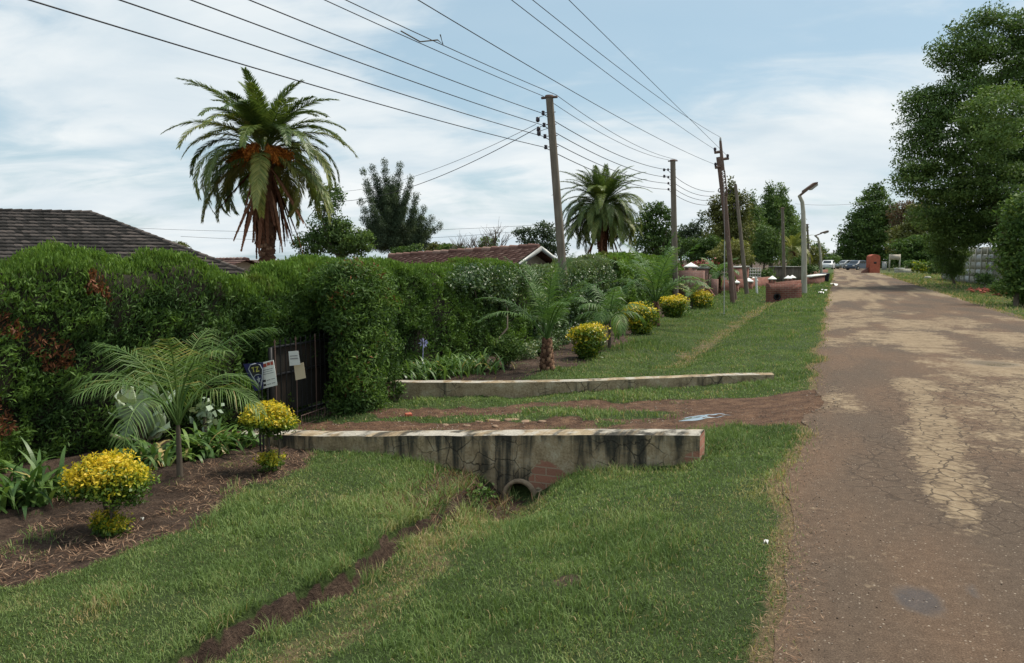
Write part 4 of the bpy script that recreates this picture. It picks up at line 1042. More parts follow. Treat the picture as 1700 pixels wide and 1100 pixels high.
def litter():
    rng = np.random.default_rng(13); a = Acc()
    for i in range(16000):
        u = rng.uniform(2.2, 6.5); v = rng.uniform(3.6, 6.6)
        s_, _, _ = soil_fn(u, v)
        if s_ < .5 or fbm(u * 2.5, v * 2.5, 44) < .42 + .2 * (v > 5.2): continue
        p = np.array(W3(u, v)) + np.array([0, 0, .008]); az = rng.uniform(0, 6.28); l = rng.uniform(.02, .10); e = rng.uniform(-.1, .5)
        d = np.array([math.cos(az) * math.cos(e), math.sin(az) * math.cos(e), math.sin(e)])
        a.leaves([p + d * l / 2], [d], [[0, 0, 1.]], l, .005, rng.uniform(.1, 1))
    for i in range(4200):
        u = rng.uniform(2, 22); v = redge(u) + rng.normal(-.02, .10); 
        p = np.array(W3(u, v)) + np.array([0, 0, .022]); az = rng.uniform(0, 6.28); l = rng.uniform(.02, .055)
        d = np.array([math.cos(az), math.sin(az), rng.uniform(-.05, .25)])
        a.leaves([p], [d], [[0, 0, 1.]], l, .0035, rng.uniform(.2, .9))
    return a.build('mulch_litter', M['straw'], uv=False)
tag(litter(), 'dry straw and twig litter on the soil and road edge', 'litter', kind='stuff')

# ------------------------------------------------------------------ low walls
M['plaster1'] = mk_plaster('stained_plaster', .16, [(2.18, -.40, .19), (.10, -.04, .22), (.84, -.08, .07)])
M['plaster2'] = mk_plaster('tan_plaster', -.02, None, (.50, .78))
def low_wall(name, label, uf, v0, v1, th, ztop, zbot, mat, seed, pipe=None, bend=0, rot=0):
    """front face at u=uf, from v0 to v1; UV: x = v, y = z"""
    rng = np.random.default_rng(seed); org = W3(uf, v0, 0); root = empty(name, (org.x, org.y, 0), RZ + rot, label, 'wall')
    du = lambda v: -bend * math.sin(math.pi * np.clip((v - v0) / (v1 - v0), 0, 1))
    nv_ = int((v1 - v0) / .03); vs = np.linspace(v0, v1, nv_ + 1); nz_ = 34
    zt = np.array([np.interp(v, *zip(*ztop)) for v in vs]) + (fbm(vs * 2, vs * 0, seed) - .5) * .018
    zb = np.array([np.interp(v, *zip(*zbot)) for v in vs])
    T = np.linspace(0, 1, nz_ + 1)
    VV, TT = np.meshgrid(vs, T, indexing='ij'); ZZ = zb[:, None] + (zt - zb)[:, None] * TT
    bump = (fbm(VV * 4, ZZ * 4, seed + 3) - .5) * .018
    def pos(V, Z, back): return np.stack([-(V - v0), back, Z], -1)
    A = Acc()
    front = pos(VV, ZZ, bump); f = []
    for i in range(nv_):
        for j in range(nz_):
            if pipe:
                cv, cz, r = pipe; vm = (vs[i] + vs[i + 1]) / 2; zm = (ZZ[i, j] + ZZ[i, j + 1]) / 2
                if math.hypot(vm - cv, zm - cz) < r * .88: continue
            f.append((i * (nz_ + 1) + j, (i + 1) * (nz_ + 1) + j, (i + 1) * (nz_ + 1) + j + 1, i * (nz_ + 1) + j + 1))
    vec = [front.reshape(-1, 3)]; A.add(front.reshape(-1, 3), [q[::-1] for q in f])
    nf = len(f)
    # coping top
    D = np.linspace(0, 1, 9); VT, DT = np.meshgrid(vs, D, indexing='ij')
    ztp = zt[:, None] + .012 * np.sin(DT * math.pi) + (fbm(VT * 8, DT * 4, seed + 5) - .5) * .010 * np.sin(DT * math.pi)
    eb = (fbm(vs * 9, vs * 0 + 4, seed + 6) - .5) * .02
    top = np.stack([-(VT - v0), bump[:, -1][:, None] * (1 - DT) + DT * th + eb[:, None] * (1 - DT) * DT, ztp], -1)
    g = [(i * 9 + j, i * 9 + j + 1, (i + 1) * 9 + j + 1, (i + 1) * 9 + j) for i in range(nv_) for j in range(8)]
    A.add(top.reshape(-1, 3), [q[::-1] for q in g])
    back = np.stack([-(VV - v0), np.full_like(VV, th), ZZ], -1)
    A.add(back.reshape(-1, 3), [(i * (nz_ + 1) + j, (i + 1) * (nz_ + 1) + j, (i + 1) * (nz_ + 1) + j + 1, i * (nz_ + 1) + j + 1) for i in range(nv_) for j in range(nz_)])
    for e, fl in ((0, 1), (nv_, 0)):
        x = -(vs[e] - v0); ys = np.linspace(0, th, 9); Y_, T_ = np.meshgrid(ys, T, indexing='ij')
        Zs = zb[e] + (zt[e] - zb[e]) * T_; rg = (fbm(Y_ * 12, Zs * 12, seed + 8) - .5) * .03 * np.sin(Y_ / th * math.pi) * np.sin(T_ * math.pi)
        A.add(np.stack([x + rg, Y_, Zs], -1).reshape(-1, 3), [((i * (nz_ + 1) + j, (i + 1) * (nz_ + 1) + j, (i + 1) * (nz_ + 1) + j + 1, i * (nz_ + 1) + j + 1)[::1 if fl else -1]) for i in range(8) for j in range(nz_)])
    o = A.build('masonry', mat, root, smooth=True)
    if bend:
        me = o.data; co = np.zeros(len(me.vertices) * 3); me.vertices.foreach_get('co', co); co = co.reshape(-1, 3)
        t = np.clip(-co[:, 0] / (v1 - v0), 0, 1); co[:, 1] += bend * np.sin(math.pi * t) ; me.vertices.foreach_set('co', co.ravel())
    me = o.data
    # own UV: (v, z) on faces, topness and cope attributes
    li = np.zeros(len(me.loops), np.int32); me.loops.foreach_get('vertex_index', li); co = np.zeros(len(me.vertices) * 3); me.vertices.foreach_get('co', co); co = co.reshape(-1, 3)
    nor = np.zeros(len(me.polygons) * 3); me.polygons.foreach_get('normal', nor); nor = nor.reshape(-1, 3); ln = np.repeat(np.arange(len(me.polygons)), 4)
    up = np.abs(nor[ln, 2]) > .6; endf = np.abs(nor[ln, 0]) > .7
    U = np.where(endf, co[li, 1], -co[li, 0] + v0); Vv = np.where(up, co[li, 1] + 3, co[li, 2])
    me.uv_layers[0].data.foreach_set('uv', np.stack([U, Vv], 1).astype(np.float32).ravel())
    zt_v = np.interp(-co[:, 0] + v0, vs, zt); tn = 1 - np.clip((zt_v - co[:, 2]) / .22, 0, 1)
    at = me.attributes.new('topness', 'FLOAT', 'POINT'); at.data.foreach_set('value', tn.astype(np.float32))
    at = me.attributes.new('cope', 'FLOAT', 'FACE'); at.data.foreach_set('value', (np.abs(nor[:, 2]) > .6).astype(np.float32))
    if pipe:
        cv, cz, r = pipe; R = Acc(); n = 36; an = np.arange(n) * 2 * math.pi / n
        ri = r * .80; prof = [(r, .03), (r, -.045), (ri, -.045), (ri, 2.2)]
        Vs = [(-(cv - v0) + q[0] * math.cos(x), q[1], cz + q[0] * math.sin(x)) for q in prof for x in an]
        R.add(Vs, [(k * n + i, k * n + (i + 1) % n, (k + 1) * n + (i + 1) % n, (k + 1) * n + i) for k in range(3) for i in range(n)])
        Vs = [(-(cv - v0) + ri * math.cos(x), 2.2, cz + ri * math.sin(x)) for x in an] + [(-(cv - v0), 2.2, cz)]
        R.add(Vs, [(i, (i + 1) % n, n) for i in range(n)])
        R.build('drain_pipe', mat_simple('pipe_concrete', (.30, .22, .15), .9, var=.4, scale=14, bump=.5), root, smooth=False)
    return root, org
low_wall('low_wall', 'stained low headwall with a drain pipe at its foot, nearer of the two by the driveway', 6.62, .82, 5.75, .27,
         [(.82, .11), (1.4, .075), (2.6, -.035), (3.6, -.13), (4.6, -.22), (5.75, -.29)], [(.8, -.25), (1.8, -.5), (2.0, -1.1), (3.2, -1.1), (3.4, -.6), (5.8, -.6)], M['plaster1'], 5, pipe=(2.45, -.60, .168))
low_wall('low_wall', 'long tan low wall on the far side of the driveway', 11.38, .55, 5.95, .20,
         [(.5, .0), (1.2, .0), (3, -.07), (4.5, -.12), (6.1, -.15)], [(.5, -.4), (6.1, -.9)], M['plaster2'], 6, bend=-.22, rot=.342)

# ------------------------------------------------------------------ stones, brick, scraps on the drive
def stone(label, c, s, seed, mat, group=None, name='stone', cat='stone'):
    rng = np.random.default_rng(seed); a = Acc(); n, m = 12, 7; V = []
    for j in range(m):
        ph = math.pi * j / (m - 1)
        for i in range(n):
            th = 2 * math.pi * i / n; d = np.array([math.sin(ph) * math.cos(th), math.sin(ph) * math.sin(th), math.cos(ph)])
            k = .75 + .5 * float(vn(d[0] * 1.7 + seed, d[1] * 1.7 + d[2] * 2 + seed * 3, seed))
            V.append(np.sign(d) * np.abs(d) ** .8 * k * np.array(s))
    a.add(V, [(j * n + i, (j + 1) * n + i, (j + 1) * n + (i + 1) % n, j * n + (i + 1) % n) for j in range(m - 1) for i in range(n)])
    o = a.build(name, mat, None, c, rng.uniform(0, 3), smooth=True); return tag(o, label, cat, group)
M['stone'] = mat_simple('sand_stone', (.27, .18, .12), .9, var=.25, scale=12, bump=.4)
for i, (px, py, sx) in enumerate([(795, 700, .07), (818, 698, .11), (850, 697, .12), (872, 699, .10), (900, 700, .07), (822, 706, .06), (775, 705, .06), (740, 703, .07)]):
    stone(['leftmost of the four big flat stones in the driveway dirt', 'second big flat stone from the left in the driveway dirt', 'largest flat stone, in the middle of the driveway stones', 'flat stone just right of the largest driveway stone', 'rightmost small flat stone in the driveway dirt', 'small flat stone below the big ones on the driveway', 'small stone at the left of the driveway stones', 'lone small stone well left of the other driveway stones'][i], G(px, py), (sx * .8, sx * .5, .014), 100 + i, M['stone'], 'stones embedded in the driveway')
a = Acc(); a.rbox((0, 0, .02), (.085, .06, .05), .4, .15)
tag(a.build('brick', M['brickbright'], None, G(678, 690), bevel=.008), 'single loose red brick on the driveway grass', 'brick')
def scrap(px, py, sx, sy, rz, label, h=.012, mat='white'):
    a = Acc(); n = 5; V = []
    for i in range(n):
        for j in range(3): V.append(((i / (n - 1) - .5) * sx, (j / 2 - .5) * sy * (1 - .3 * abs(i / 2 - 1)), .015 + h * math.sin(i * 1.7 + j * 2)))
    a.add(V, [(i * 3 + j, (i + 1) * 3 + j, (i + 1) * 3 + j + 1, i * 3 + j + 1) for i in range(n - 1) for j in range(2)])
    V2 = [(x, y, z - .004) for x, y, z in V]; a.add(V2, [(i * 3 + j, i * 3 + j + 1, (i + 1) * 3 + j + 1, (i + 1) * 3 + j) for i in range(n - 1) for j in range(2)])
    c = G(px, py); c.z += .035
    return tag(a.build('paper_scrap', M[mat], None, c, rz), label, 'litter')
scrap(1271, 913, .032, .014, .5, 'tiny white scrap lying in the near right grass')
scrap(237, 870, .022, .018, .2, 'tiny white scrap on soil by the nearest golden shrub')
scrap(1384, 474, .5, .25, .3, 'white litter on the verge beyond the street lamp', .12)
scrap(1363, 487, .45, .2, .9, 'pale litter on the verge just right of the street lamp foot', .08)
scrap(1368, 483, .3, .2, .1, 'small pale litter farther along the verge', .06)

def gravel():
    rng = np.random.default_rng(31); a = Acc()
    for i in range(5200):
        k = rng.random()
        if k < .5: u = rng.uniform(6.9, 10.4); v = rng.uniform(-.3, 5.5)
        elif k < .8: u = rng.uniform(1.5, 14); v = redge(u) + rng.normal(-.1, .16)
        else: u = rng.uniform(1.5, 12); v = rng.uniform(-4.8, .2)
        s_, _, dr = soil_fn(np.array(u), np.array(v))
        if k < .5 and (dr < .4 or fbm(u * 1.9, v * 1.9, 88) < .42): continue
        z = max(float(H(u, v)), .012 if v < 0 else -9); x, y = uv2xy(u, v); q = rng.uniform(.003, .009) if k < .5 else rng.uniform(.0012, .0038)
        a.rbox((x, y, z + q * .1), (q * 2, q * rng.uniform(1, 1.8), q), rng.uniform(0, 3), rng.uniform(-.5, .5), 'X', rng.random())
    return a.build('gravel', mat_tint('grit', [(0, (.08, .055, .04)), (.6, (.20, .15, .11)), (1, (.40, .33, .26))], .9, 20, .2))
tag(gravel(), 'loose pebbles on the driveway dirt and fine grit on the road', 'gravel', kind='stuff')
# ------------------------------------------------------------------ gate and signs
gu0, _ = PV(452, 690, 6.05); gu1, _ = PV(560, 680, 6.05)
gb = W3(gu0, 6.05); gw = gu1 - gu0 + .35
print('gate', gu0, gu1)
gate = empty('garden_gate', (gb.x, gb.y, gb.z), RZ, 'dark rusty garden gate under the hedge arch with papers tied to it', 'gate')
zt = .98
fr = Acc()
fr.box(-.02, .02, -.02, .02, -.02, zt); fr.box(-.02, .02, gw - .02, gw + .02, -.02, zt)
for z in (.10, .62, zt - .02): fr.box(-.018, .018, .02, gw - .02, z, z + .03)
fr.build('frame', M['blackmetal'], gate)
nb = 17
for i in range(nb):
    a = Acc(); y = .05 + (gw - .1) * i / (nb - 1); a.tube([(.024, y, .04), (.026, y + .004, .6), (.024, y, zt + .05)], .0075, 6)
    a.lathe([(0, .05), (.016, .01), (0, -.01)], 6, (.024, y, zt + .05)); a.build('bar', M['steelpole'] if i % 4 == 0 else M['blackmetal'], gate)
a = Acc(); n = 60
V = []
for i in range(n + 1):
    y = .03 + (gw - .06) * i / n; x = -.03 + .006 * math.sin(i * 1.6)
    V += [(x, y, .16), (x, y, zt - .03)]
a.add(V, [(2 * i, 2 * i + 2, 2 * i + 3, 2 * i + 1) for i in range(n)])
a.build('sheet', mat_tint('rusty_shade_sheet', [(0, (.012, .013, .011)), (.5, (.03, .027, .022)), (1, (.075, .045, .03))], .8, 5, .5, 0, (1, 1, .3)), gate, smooth=True)  # added sheet, coloured dark to stand in for the shaded opening behind the bars
# lower wire mesh frame leaning in front
wf = Acc(); p = [np.array(G(502, 706)), np.array(P(500, 690, G(502, 706).y)), np.array(P(540, 676, G(540, 692).y)), np.array(G(538, 692))]
for i in range(4): wf.tube([p[i], p[(i + 1) % 4]], .005, 5)
for k in np.linspace(.15, .85, 6): wf.tube([p[0] + (p[3] - p[0]) * k, p[1] + (p[2] - p[1]) * k], .0025, 4)
tag(wf.build('wire_frame', M['steelpole']), 'small rusty wire frame standing on the ground before the gate', 'frame')

M['sheetw'] = mat_simple('paper_white', (.58, .58, .55), .8, var=.08)
M['sheety'] = mat_tint('paper_yellowed', [(0, (.50, .46, .34)), (1, (.48, .35, .22))], .8, 6, .4)
M['navy'] = mat_simple('navy_sign', (.020, .022, .085), .5, var=.15)
M['black'] = mat_simple('sign_black', (.03, .03, .03), .6)
M['red'] = mat_simple('sign_red', (.42, .09, .06), .6)
M['silver'] = mat_simple('sign_silver', (.34, .36, .38), .5)
M['yellow'] = mat_simple('sign_yellow', (.45, .42, .10), .5)
M['grey'] = mat_simple('print_grey', (.22, .21, .21), .6)
def sign_frame(pxs, Y, yawd=0):
    """returns mapping (a, b, d) with a,b in 0..1 on the quad of pixels TL, TR, BR, BL; d = metres towards the viewer"""
    q = [P(x, y, Y) for x, y in pxs]
    n = np.cross(q[3] - q[0], q[1] - q[0]); n = n / np.linalg.norm(n); n = n if n[1] < 0 else -n
    def fn(a, b, d=0): return (q[0] * (1 - a) + q[1] * a) * (1 - b) + (q[3] * (1 - a) + q[2] * a) * b + n * d
    return fn
def quad_sign(name, label, cat, pxs, Y, mat, th=.006):
    fn = sign_frame(pxs, Y); cb = fn(.5, 1)
    root = empty(name, cb, 0, label, cat); base = np.array(cb)
    def f2(a, b, d): return fn(a, b, d) - base
    a = Acc(); a.prism([(0, 0), (0, 1), (1, 1), (1, 0)], 0, th, f2); a.build('panel', mat, root)
    def deco(nm, poly, m, d=.0025, d0=None):
        x = Acc(); x.prism(poly, th + .001 if d0 is None else d0, th + d, f2); return x.build(nm, m, root)
    return root, f2, deco, base
ys = 7.9
r_, f2, deco, base = quad_sign('security_sign', 'navy sign with a silver shield outline and a star, left of the gate', 'sign', [(404, 604), (437, 601), (437, 646), (423, 649)], ys, M['navy'])
# shield outline
def outline(poly, w): 
    out = Acc(); pts = [f2(a, b, .010) for a, b in poly] ; pts.append(pts[0]); out.tube(pts, w, 5); return out
sh = [(.18, .20), (.35, .06), (.6, .02), (.85, .08), (.97, .25), (.97, .55), (.86, .80), (.68, .97), (.48, .82), (.30, .55)]
outline(sh, .005).build('shield_outline', M['silver'], r_)
sh2 = [(.33, .52), (.48, .44), (.7, .42), (.93, .46), (.93, .6), (.84, .78), (.69, .92), (.5, .76)]
outline(sh2, .004).build('shield_outline', M['silver'], r_)
deco('shield_field', [(.22, .2), (.33, .5), (.95, .43), (.93, .22), (.8, .1), (.55, .06), (.35, .10)], M['black'], .002)
star = []
for i in range(10):
    r = .17 if i % 2 == 0 else .07; t = -math.pi / 2 + i * math.pi / 5 - .15; star.append((.68 + r * math.cos(t), .62 + r * .9 * math.sin(t)))
deco('star', star[::-1], M['silver'], .006)
for poly in ([(.36, .15), (.36, .18), (.52, .17), (.52, .14)], [(.42, .17), (.42, .32), (.47, .32), (.47, .17)], [(.58, .14), (.58, .17), (.76, .16), (.76, .13)], [(.68, .16), (.58, .29), (.64, .29), (.74, .16)], [(.58, .29), (.58, .33), (.78, .32), (.78, .28)]):
    deco('lettering', poly, M['yellow'], .005)
pg = Acc()
for x in (.42, .80):
    b0 = f2(x, 1, -.01); g0 = np.array(b0); g0[2] = float(H(*xy2uv(base[0], base[1]))) - base[2] - .05
    pg.tube([f2(x, .3, -.012), b0, g0], .010, 6)
pg.build('stake', M['blackmetal'], r_)
r_, f2, deco, base = quad_sign('notice_board', 'white notice board with red heading beside the navy shield sign', 'sign', [(432, 602), (454, 597), (461, 639), (436, 645)], ys + .03, M['white'])
for x0, x1, y0, y1, m in [(.06, .45, .07, .2, 'red'), (.5, .72, .05, .17, 'red'), (.76, .95, .04, .18, 'red'), (.1, .85, .30, .325, 'grey'), (.1, .8, .38, .40, 'grey'), (.1, .88, .46, .48, 'grey'), (.1, .28, .68, .76, 'black'), (.34, .6, .71, .735, 'grey'), (.66, .9, .70, .725, 'grey'), (.1, .28, .84, .92, 'black'), (.34, .6, .87, .895, 'grey'), (.66, .88, .86, .885, 'grey')]:
    deco('lettering', [(x0, y0), (x0, y1), (x1, y1), (x1, y0)], M[m])
pg = Acc(); g0 = f2(.3, 1, -.01); e = np.array(g0); e[2] = -.42 - base[2] - .05; pg.tube([f2(.3, .2, -.012), g0, e], .010, 6); pg.build('stake', M['blackmetal'], r_)
gy1 = P(490, 600, 8.85)
Yg = 8.72
r_, f2, deco, base = quad_sign('paper_notice', 'white paper notice with two printed lines tied on the gate', 'paper', [(479, 583), (495, 582), (499, 605), (481, 607)], Yg, M['sheetw'], .003)
for x0, x1, y0, y1 in [(.12, .88, .30, .37), (.12, .88, .48, .57)]:
    for k in range(9):
        w = (x1 - x0) / 9; deco('lettering', [(x0 + k * w, y0), (x0 + k * w, y1), (x0 + (k + .72) * w, y1), (x0 + (k + .72) * w, y0)], M['grey'])
r_, f2, deco, base = quad_sign('card_notice', 'yellowed blank card tied on the gate below the white paper', 'paper', [(488, 606), (504, 601), (508, 627), (491, 631)], Yg + .03, M['sheety'], .003)
tie = Acc(); tie.tube([f2(.5, 0, .003), f2(.5, -.15, -.02)], .002, 4); tie.build('tie', M['wire'], r_)

# ------------------------------------------------------------------ houses
def roof_slope(acc, tl, tr, brr, bl, courses, step=.035, rng=None, tilew=.3):
    tl, tr, brr, bl = map(lambda q: np.array(q, float), (tl, tr, brr, bl))
    n = np.cross(tr - tl, bl - tl); n /= np.linalg.norm(n); n = n if n[2] > 0 else -n
    for k in range(courses):
        a0, a1 = k / courses, (k + 1) / courses + .15 / courses
        L0, R0 = tl + (bl - tl) * a0, tr + (brr - tr) * a0; L1, R1 = tl + (bl - tl) * min(a1, 1.02), tr + (brr - tr) * min(a1, 1.02)
        m = max(2, int(np.linalg.norm(R1 - L1) / tilew))
        T = np.linspace(0, 1, m * 4 + 1)
        wav = np.abs(np.sin(np.arange(m * 4 + 1) * math.pi / 4)) * .018
        top = L0 + (R0 - L0) * T[:, None] + n * (.002 + wav * .6)[:, None]; bot = L1 + (R1 - L1) * T[:, None] + n * (step + wav + rng.normal(0, .002, len(T)))[:, None]
        low = bot - n * (step + .012)
        N = len(T); V = np.vstack([top, bot, low]); tn = np.repeat(rng.random(m), 4)
        f = [(i, i + 1, N + i + 1, N + i) for i in range(N - 1)]; f2_ = [(N + i, N + i + 1, 2 * N + i + 1, 2 * N + i) for i in range(N - 1)]
        acc.add(V, f + f2_, np.concatenate([tn, tn * .5]))
def house_a():
    rng = np.random.default_rng(3)
    B = P(150, 353, 33); A_ = P(-330, 312, 33.0); A_[2] = B[2] + .25; C = P(432, 461, 28.5); D = np.array([A_[0] - 1, 27.6, C[2]])
    C2 = C + np.array([-3.6, 9.0, 0]); D2 = D + np.array([0, 10.5, 0])
    root = empty('house', (C[0] - 8, 33, -1.4), 0, 'long low house with a dark grey tiled hip roof behind the left hedge', 'house'); o = np.array(root.location)
    a = Acc(); q = [x - o for x in (A_, B, C, D, C2, D2)]; A1, B1, C1, D1, C21, D21 = q
    roof_slope(a, A1, B1, C1, D1, 19, .045, rng); roof_slope(a, B1, B1 + np.array([.01, 0, 0]), C21, C1, 19, .04, rng); roof_slope(a, B1, A1, D21, C21, 19, .04, rng)
    rf = a.build('roof', M['roofgrey'], root)
    r = Acc()
    def ridge(p0, p1):
        m = int(np.linalg.norm(p1 - p0) / .4)
        for k in range(m):
            s0 = p0 + (p1 - p0) * (k / m); s1 = p0 + (p1 - p0) * ((k + 1.12) / m); r.tube([s0 + [0, 0, .0], s1 + [0, 0, .015]], [.085, .10], 8, rng.random())
    ridge(A1, B1); ridge(B1, C1); ridge(B1, C21)
    r.build('ridge_tiles', M['roofgrey'], rf)
    w = Acc(); w.box(D1[0] + .5, C1[0] - .6, D1[1] + .9, D1[1] + 9, 0, C1[2] - .12)
    w.build('wall', mat_simple('cream_wall', (.42, .36, .27), .9), root)
    f = Acc(); f.box(D1[0], C1[0], D1[1] - .03, D1[1], C1[2] - .16, C1[2] + .0); f.build('fascia', M['white'], root)
    for k in range(3):
        wd = Acc(); x = C1[0] - 2.4 - k * 3.2; wd.box(x - .7, x + .7, D1[1] + .86, D1[1] + .9, .9, 2.0); wo_ = wd.build('window', M['white'], root)
        gl = Acc(); gl.box(x - .64, x - .02, D1[1] + .84, D1[1] + .858, .96, 1.94); gl.box(x + .02, x + .64, D1[1] + .84, D1[1] + .858, .96, 1.94); gl.build('pane', M['glass'], wo_)
house_a()
def house_gable(label, R1, L1, w, drop, ez, mat, seed, n=14, gz=-1.4, boards=True):
    """ridge from R1 (near end) to L1; slopes fall to both sides"""
    rng = np.random.default_rng(seed); R1 = np.array(R1); L1 = np.array(L1); d = nrm(L1 - R1); d[2] = 0; s_ = np.array([-d[1], d[0], 0.])
    root = empty('house', (R1[0], R1[1], gz), 0, label, 'house'); o = np.array(root.location)
    r, l = R1 - o, L1 - o; e1 = r + s_ * w - [0, 0, drop]; e2 = l + s_ * w - [0, 0, drop]; e3 = r - s_ * w - [0, 0, drop]; e4 = l - s_ * w - [0, 0, drop]
    a = Acc(); roof_slope(a, r, l, e2, e1, n, .04, rng); roof_slope(a, r, l, e4, e3, n, .04, rng)
    rf = a.build('roof', M[mat], root)
    rt = Acc(); m = int(np.linalg.norm(l - r) / .4)
    for k in range(m): rt.tube([r + (l - r) * (k / m) + [0, 0, .02], r + (l - r) * ((k + 1.1) / m) + [0, 0, .04]], [.09, .11], 8, rng.random())
    rt.build('ridge_tiles', M[mat], rf)
    W_ = Acc(); sc = .92
    a1, a2, b1_, b2_ = r * 1, e1 * 1, l * 1, e2 * 1
    c = [r + s_ * w * sc - [0, 0, drop * sc + .05] + d * .5, r - s_ * w * sc - [0, 0, drop * sc + .05] + d * .5, l - s_ * w * sc - [0, 0, drop * sc + .05] - d * .5, l + s_ * w * sc - [0, 0, drop * sc + .05] - d * .5]
    V = [np.array([q[0], q[1], 0]) for q in c] + c + [r + d * .5 - [0, 0, .06], l - d * .5 - [0, 0, .06]]
    W_.add(V, [(0, 1, 5, 4), (1, 2, 6, 5), (2, 3, 7, 6), (3, 0, 4, 7)]); W_.add(V, [(4, 5, 8), (6, 7, 9)])
    W_.build('wall', mat_simple('house_wall', (.40, .33, .25), .9), root)
    for sg in ((1, -1) if boards else ()):
        b = Acc(); p0 = r - d * .12 + [0, 0, .03]; p1 = r + s_ * w * sg - [0, 0, drop] - d * .12
        for q in (0,):
            v = [p0, p1, p1 - [0, 0, .13], p0 - [0, 0, .15]]; vv = v + [x + d * .05 for x in v]
            b.add(vv, [(0, 1, 2, 3), (7, 6, 5, 4), (0, 4, 5, 1), (1, 5, 6, 2), (2, 6, 7, 3), (3, 7, 4, 0)])
        b.build('bargeboard', M['galv'], root)
    return root
R1 = P(895, 410, 27); L1 = P(648, 426, 31.5)
house_gable('low house with a pinkish red tiled roof and white gable boards behind the middle hedge', R1, L1, 1.7, .72, 0, 'roofred', 4)
R1 = P(412, 431, 40); L1 = P(340, 432, 44)
house_gable('distant small tiled roof seen left of the tall date palm trunk', R1, L1, 4, 1.4, 0, 'roofred', 5, boards=False)
# ------------------------------------------------------------------ poles and wires
def pole_pts(px0, py0, px1, py1):
    b = G(px0, py0); t = P(px1, py1, b.y); return np.array(b), t
def frac(b, t, py):
    """point on the pole seen at picture height py"""
    for k in np.linspace(0, 1, 400):
        q = b + (t - b) * k; d = q - np.array([0, 0, CAMZ]); yc = d[1] * math.cos(PITCH) - d[2] * math.sin(PITCH); zc = d[1] * math.sin(PITCH) + d[2] * math.cos(PITCH)
        if 550 - FPX * zc / yc <= py: return q
    return t
nvec = np.array([-DY, DX, 0.]); dvec = np.array([DX, DY, 0.])
def util_pole(name, label, b, t, r0, r1, ins_py, mat, cap=True, side=1, group=None):
    root = empty(name, b, 0, label, 'utility pole', group)
    a = Acc(); k = np.linspace(0, 1, 10)[:, None]; a.tube(np.vstack([[0, 0, -.2], (t - b) * k]), np.concatenate([[r0], np.linspace(r0, r1, 10)]), 14)
    a.build('pole', mat, root, smooth=True)
    if cap:
        a = Acc(); top = t - b; a.rbox(top + np.array([0, 0, -.02]), (.40, .06, .05), RZ, 0); a.lathe([(0, .05), (r1 * 1.1, .03), (r1 * 1.2, 0), (r1 * 1.2, -.03)], 12, top)
        a.build('crossbar', M['steelpole'], root)
    pts = []
    for i, py in enumerate(ins_py):
        q = frac(b, t, py); c = q - b + nvec * (r1 + .10) * side
        a = Acc(); a.tube([q - b - nvec * .13 * side, c], .010, 6)
        a.build('bolt', M['steelpole'], root)
        a = Acc(); a.lathe([(0, .05), (.03, .05), (.045, .035), (.032, .02), (.032, -.01), (.045, -.025), (.03, -.05), (0, -.05)], 12, c); a.build('insulator', M['insul'], root, smooth=True)
        pts.append(q + nvec * (r1 + .14) * side)
    return root, pts
b, t = pole_pts(942, 553, 912, 160)
p1root, A1 = util_pole('utility_pole', 'near tall leaning wooden utility pole rising from the hedge', b, t, .108, .090, [187, 207, 226, 244], M['concpole'])
B1, T1 = b, t
# hanging fuse boxes
for dx, py in ((-.38, 190), (-.42, 206), (-.42, 213)):
    q = frac(b, t, py) - b; a = Acc(); a.lathe([(0, .06), (.045, .05), (.05, -.04), (.02, -.07), (0, -.07)], 10, q + nvec * .33 + np.array([0, 0, -.10])); a.tube([q + nvec * .1, q + nvec * .33 + np.array([0, 0, -.06])], .007, 5)
    a.build('fuse_holder', M['insul'], p1root)
b = np.array(W3(34.0, 6.35)); q = P(1123, 432, b[1]); b[0] = q[0]; t = P(1117, 266, b[1])
p2root, A2 = util_pole('utility_pole', 'second utility pole farther along, behind the hedge end', b, t, .13, .11, [281, 294, 304, 314], M['concpole'])
for py in (281, 292):
    qq = frac(b, t, py) - b; a = Acc(); a.lathe([(0, .07), (.05, .05), (.05, -.05), (0, -.07)], 8, qq + nvec * .38); a.tube([qq + nvec * .1, qq + nvec * .38], .008, 5); a.build('fuse_holder', M['insul'], p2root)
B2, T2 = b, t
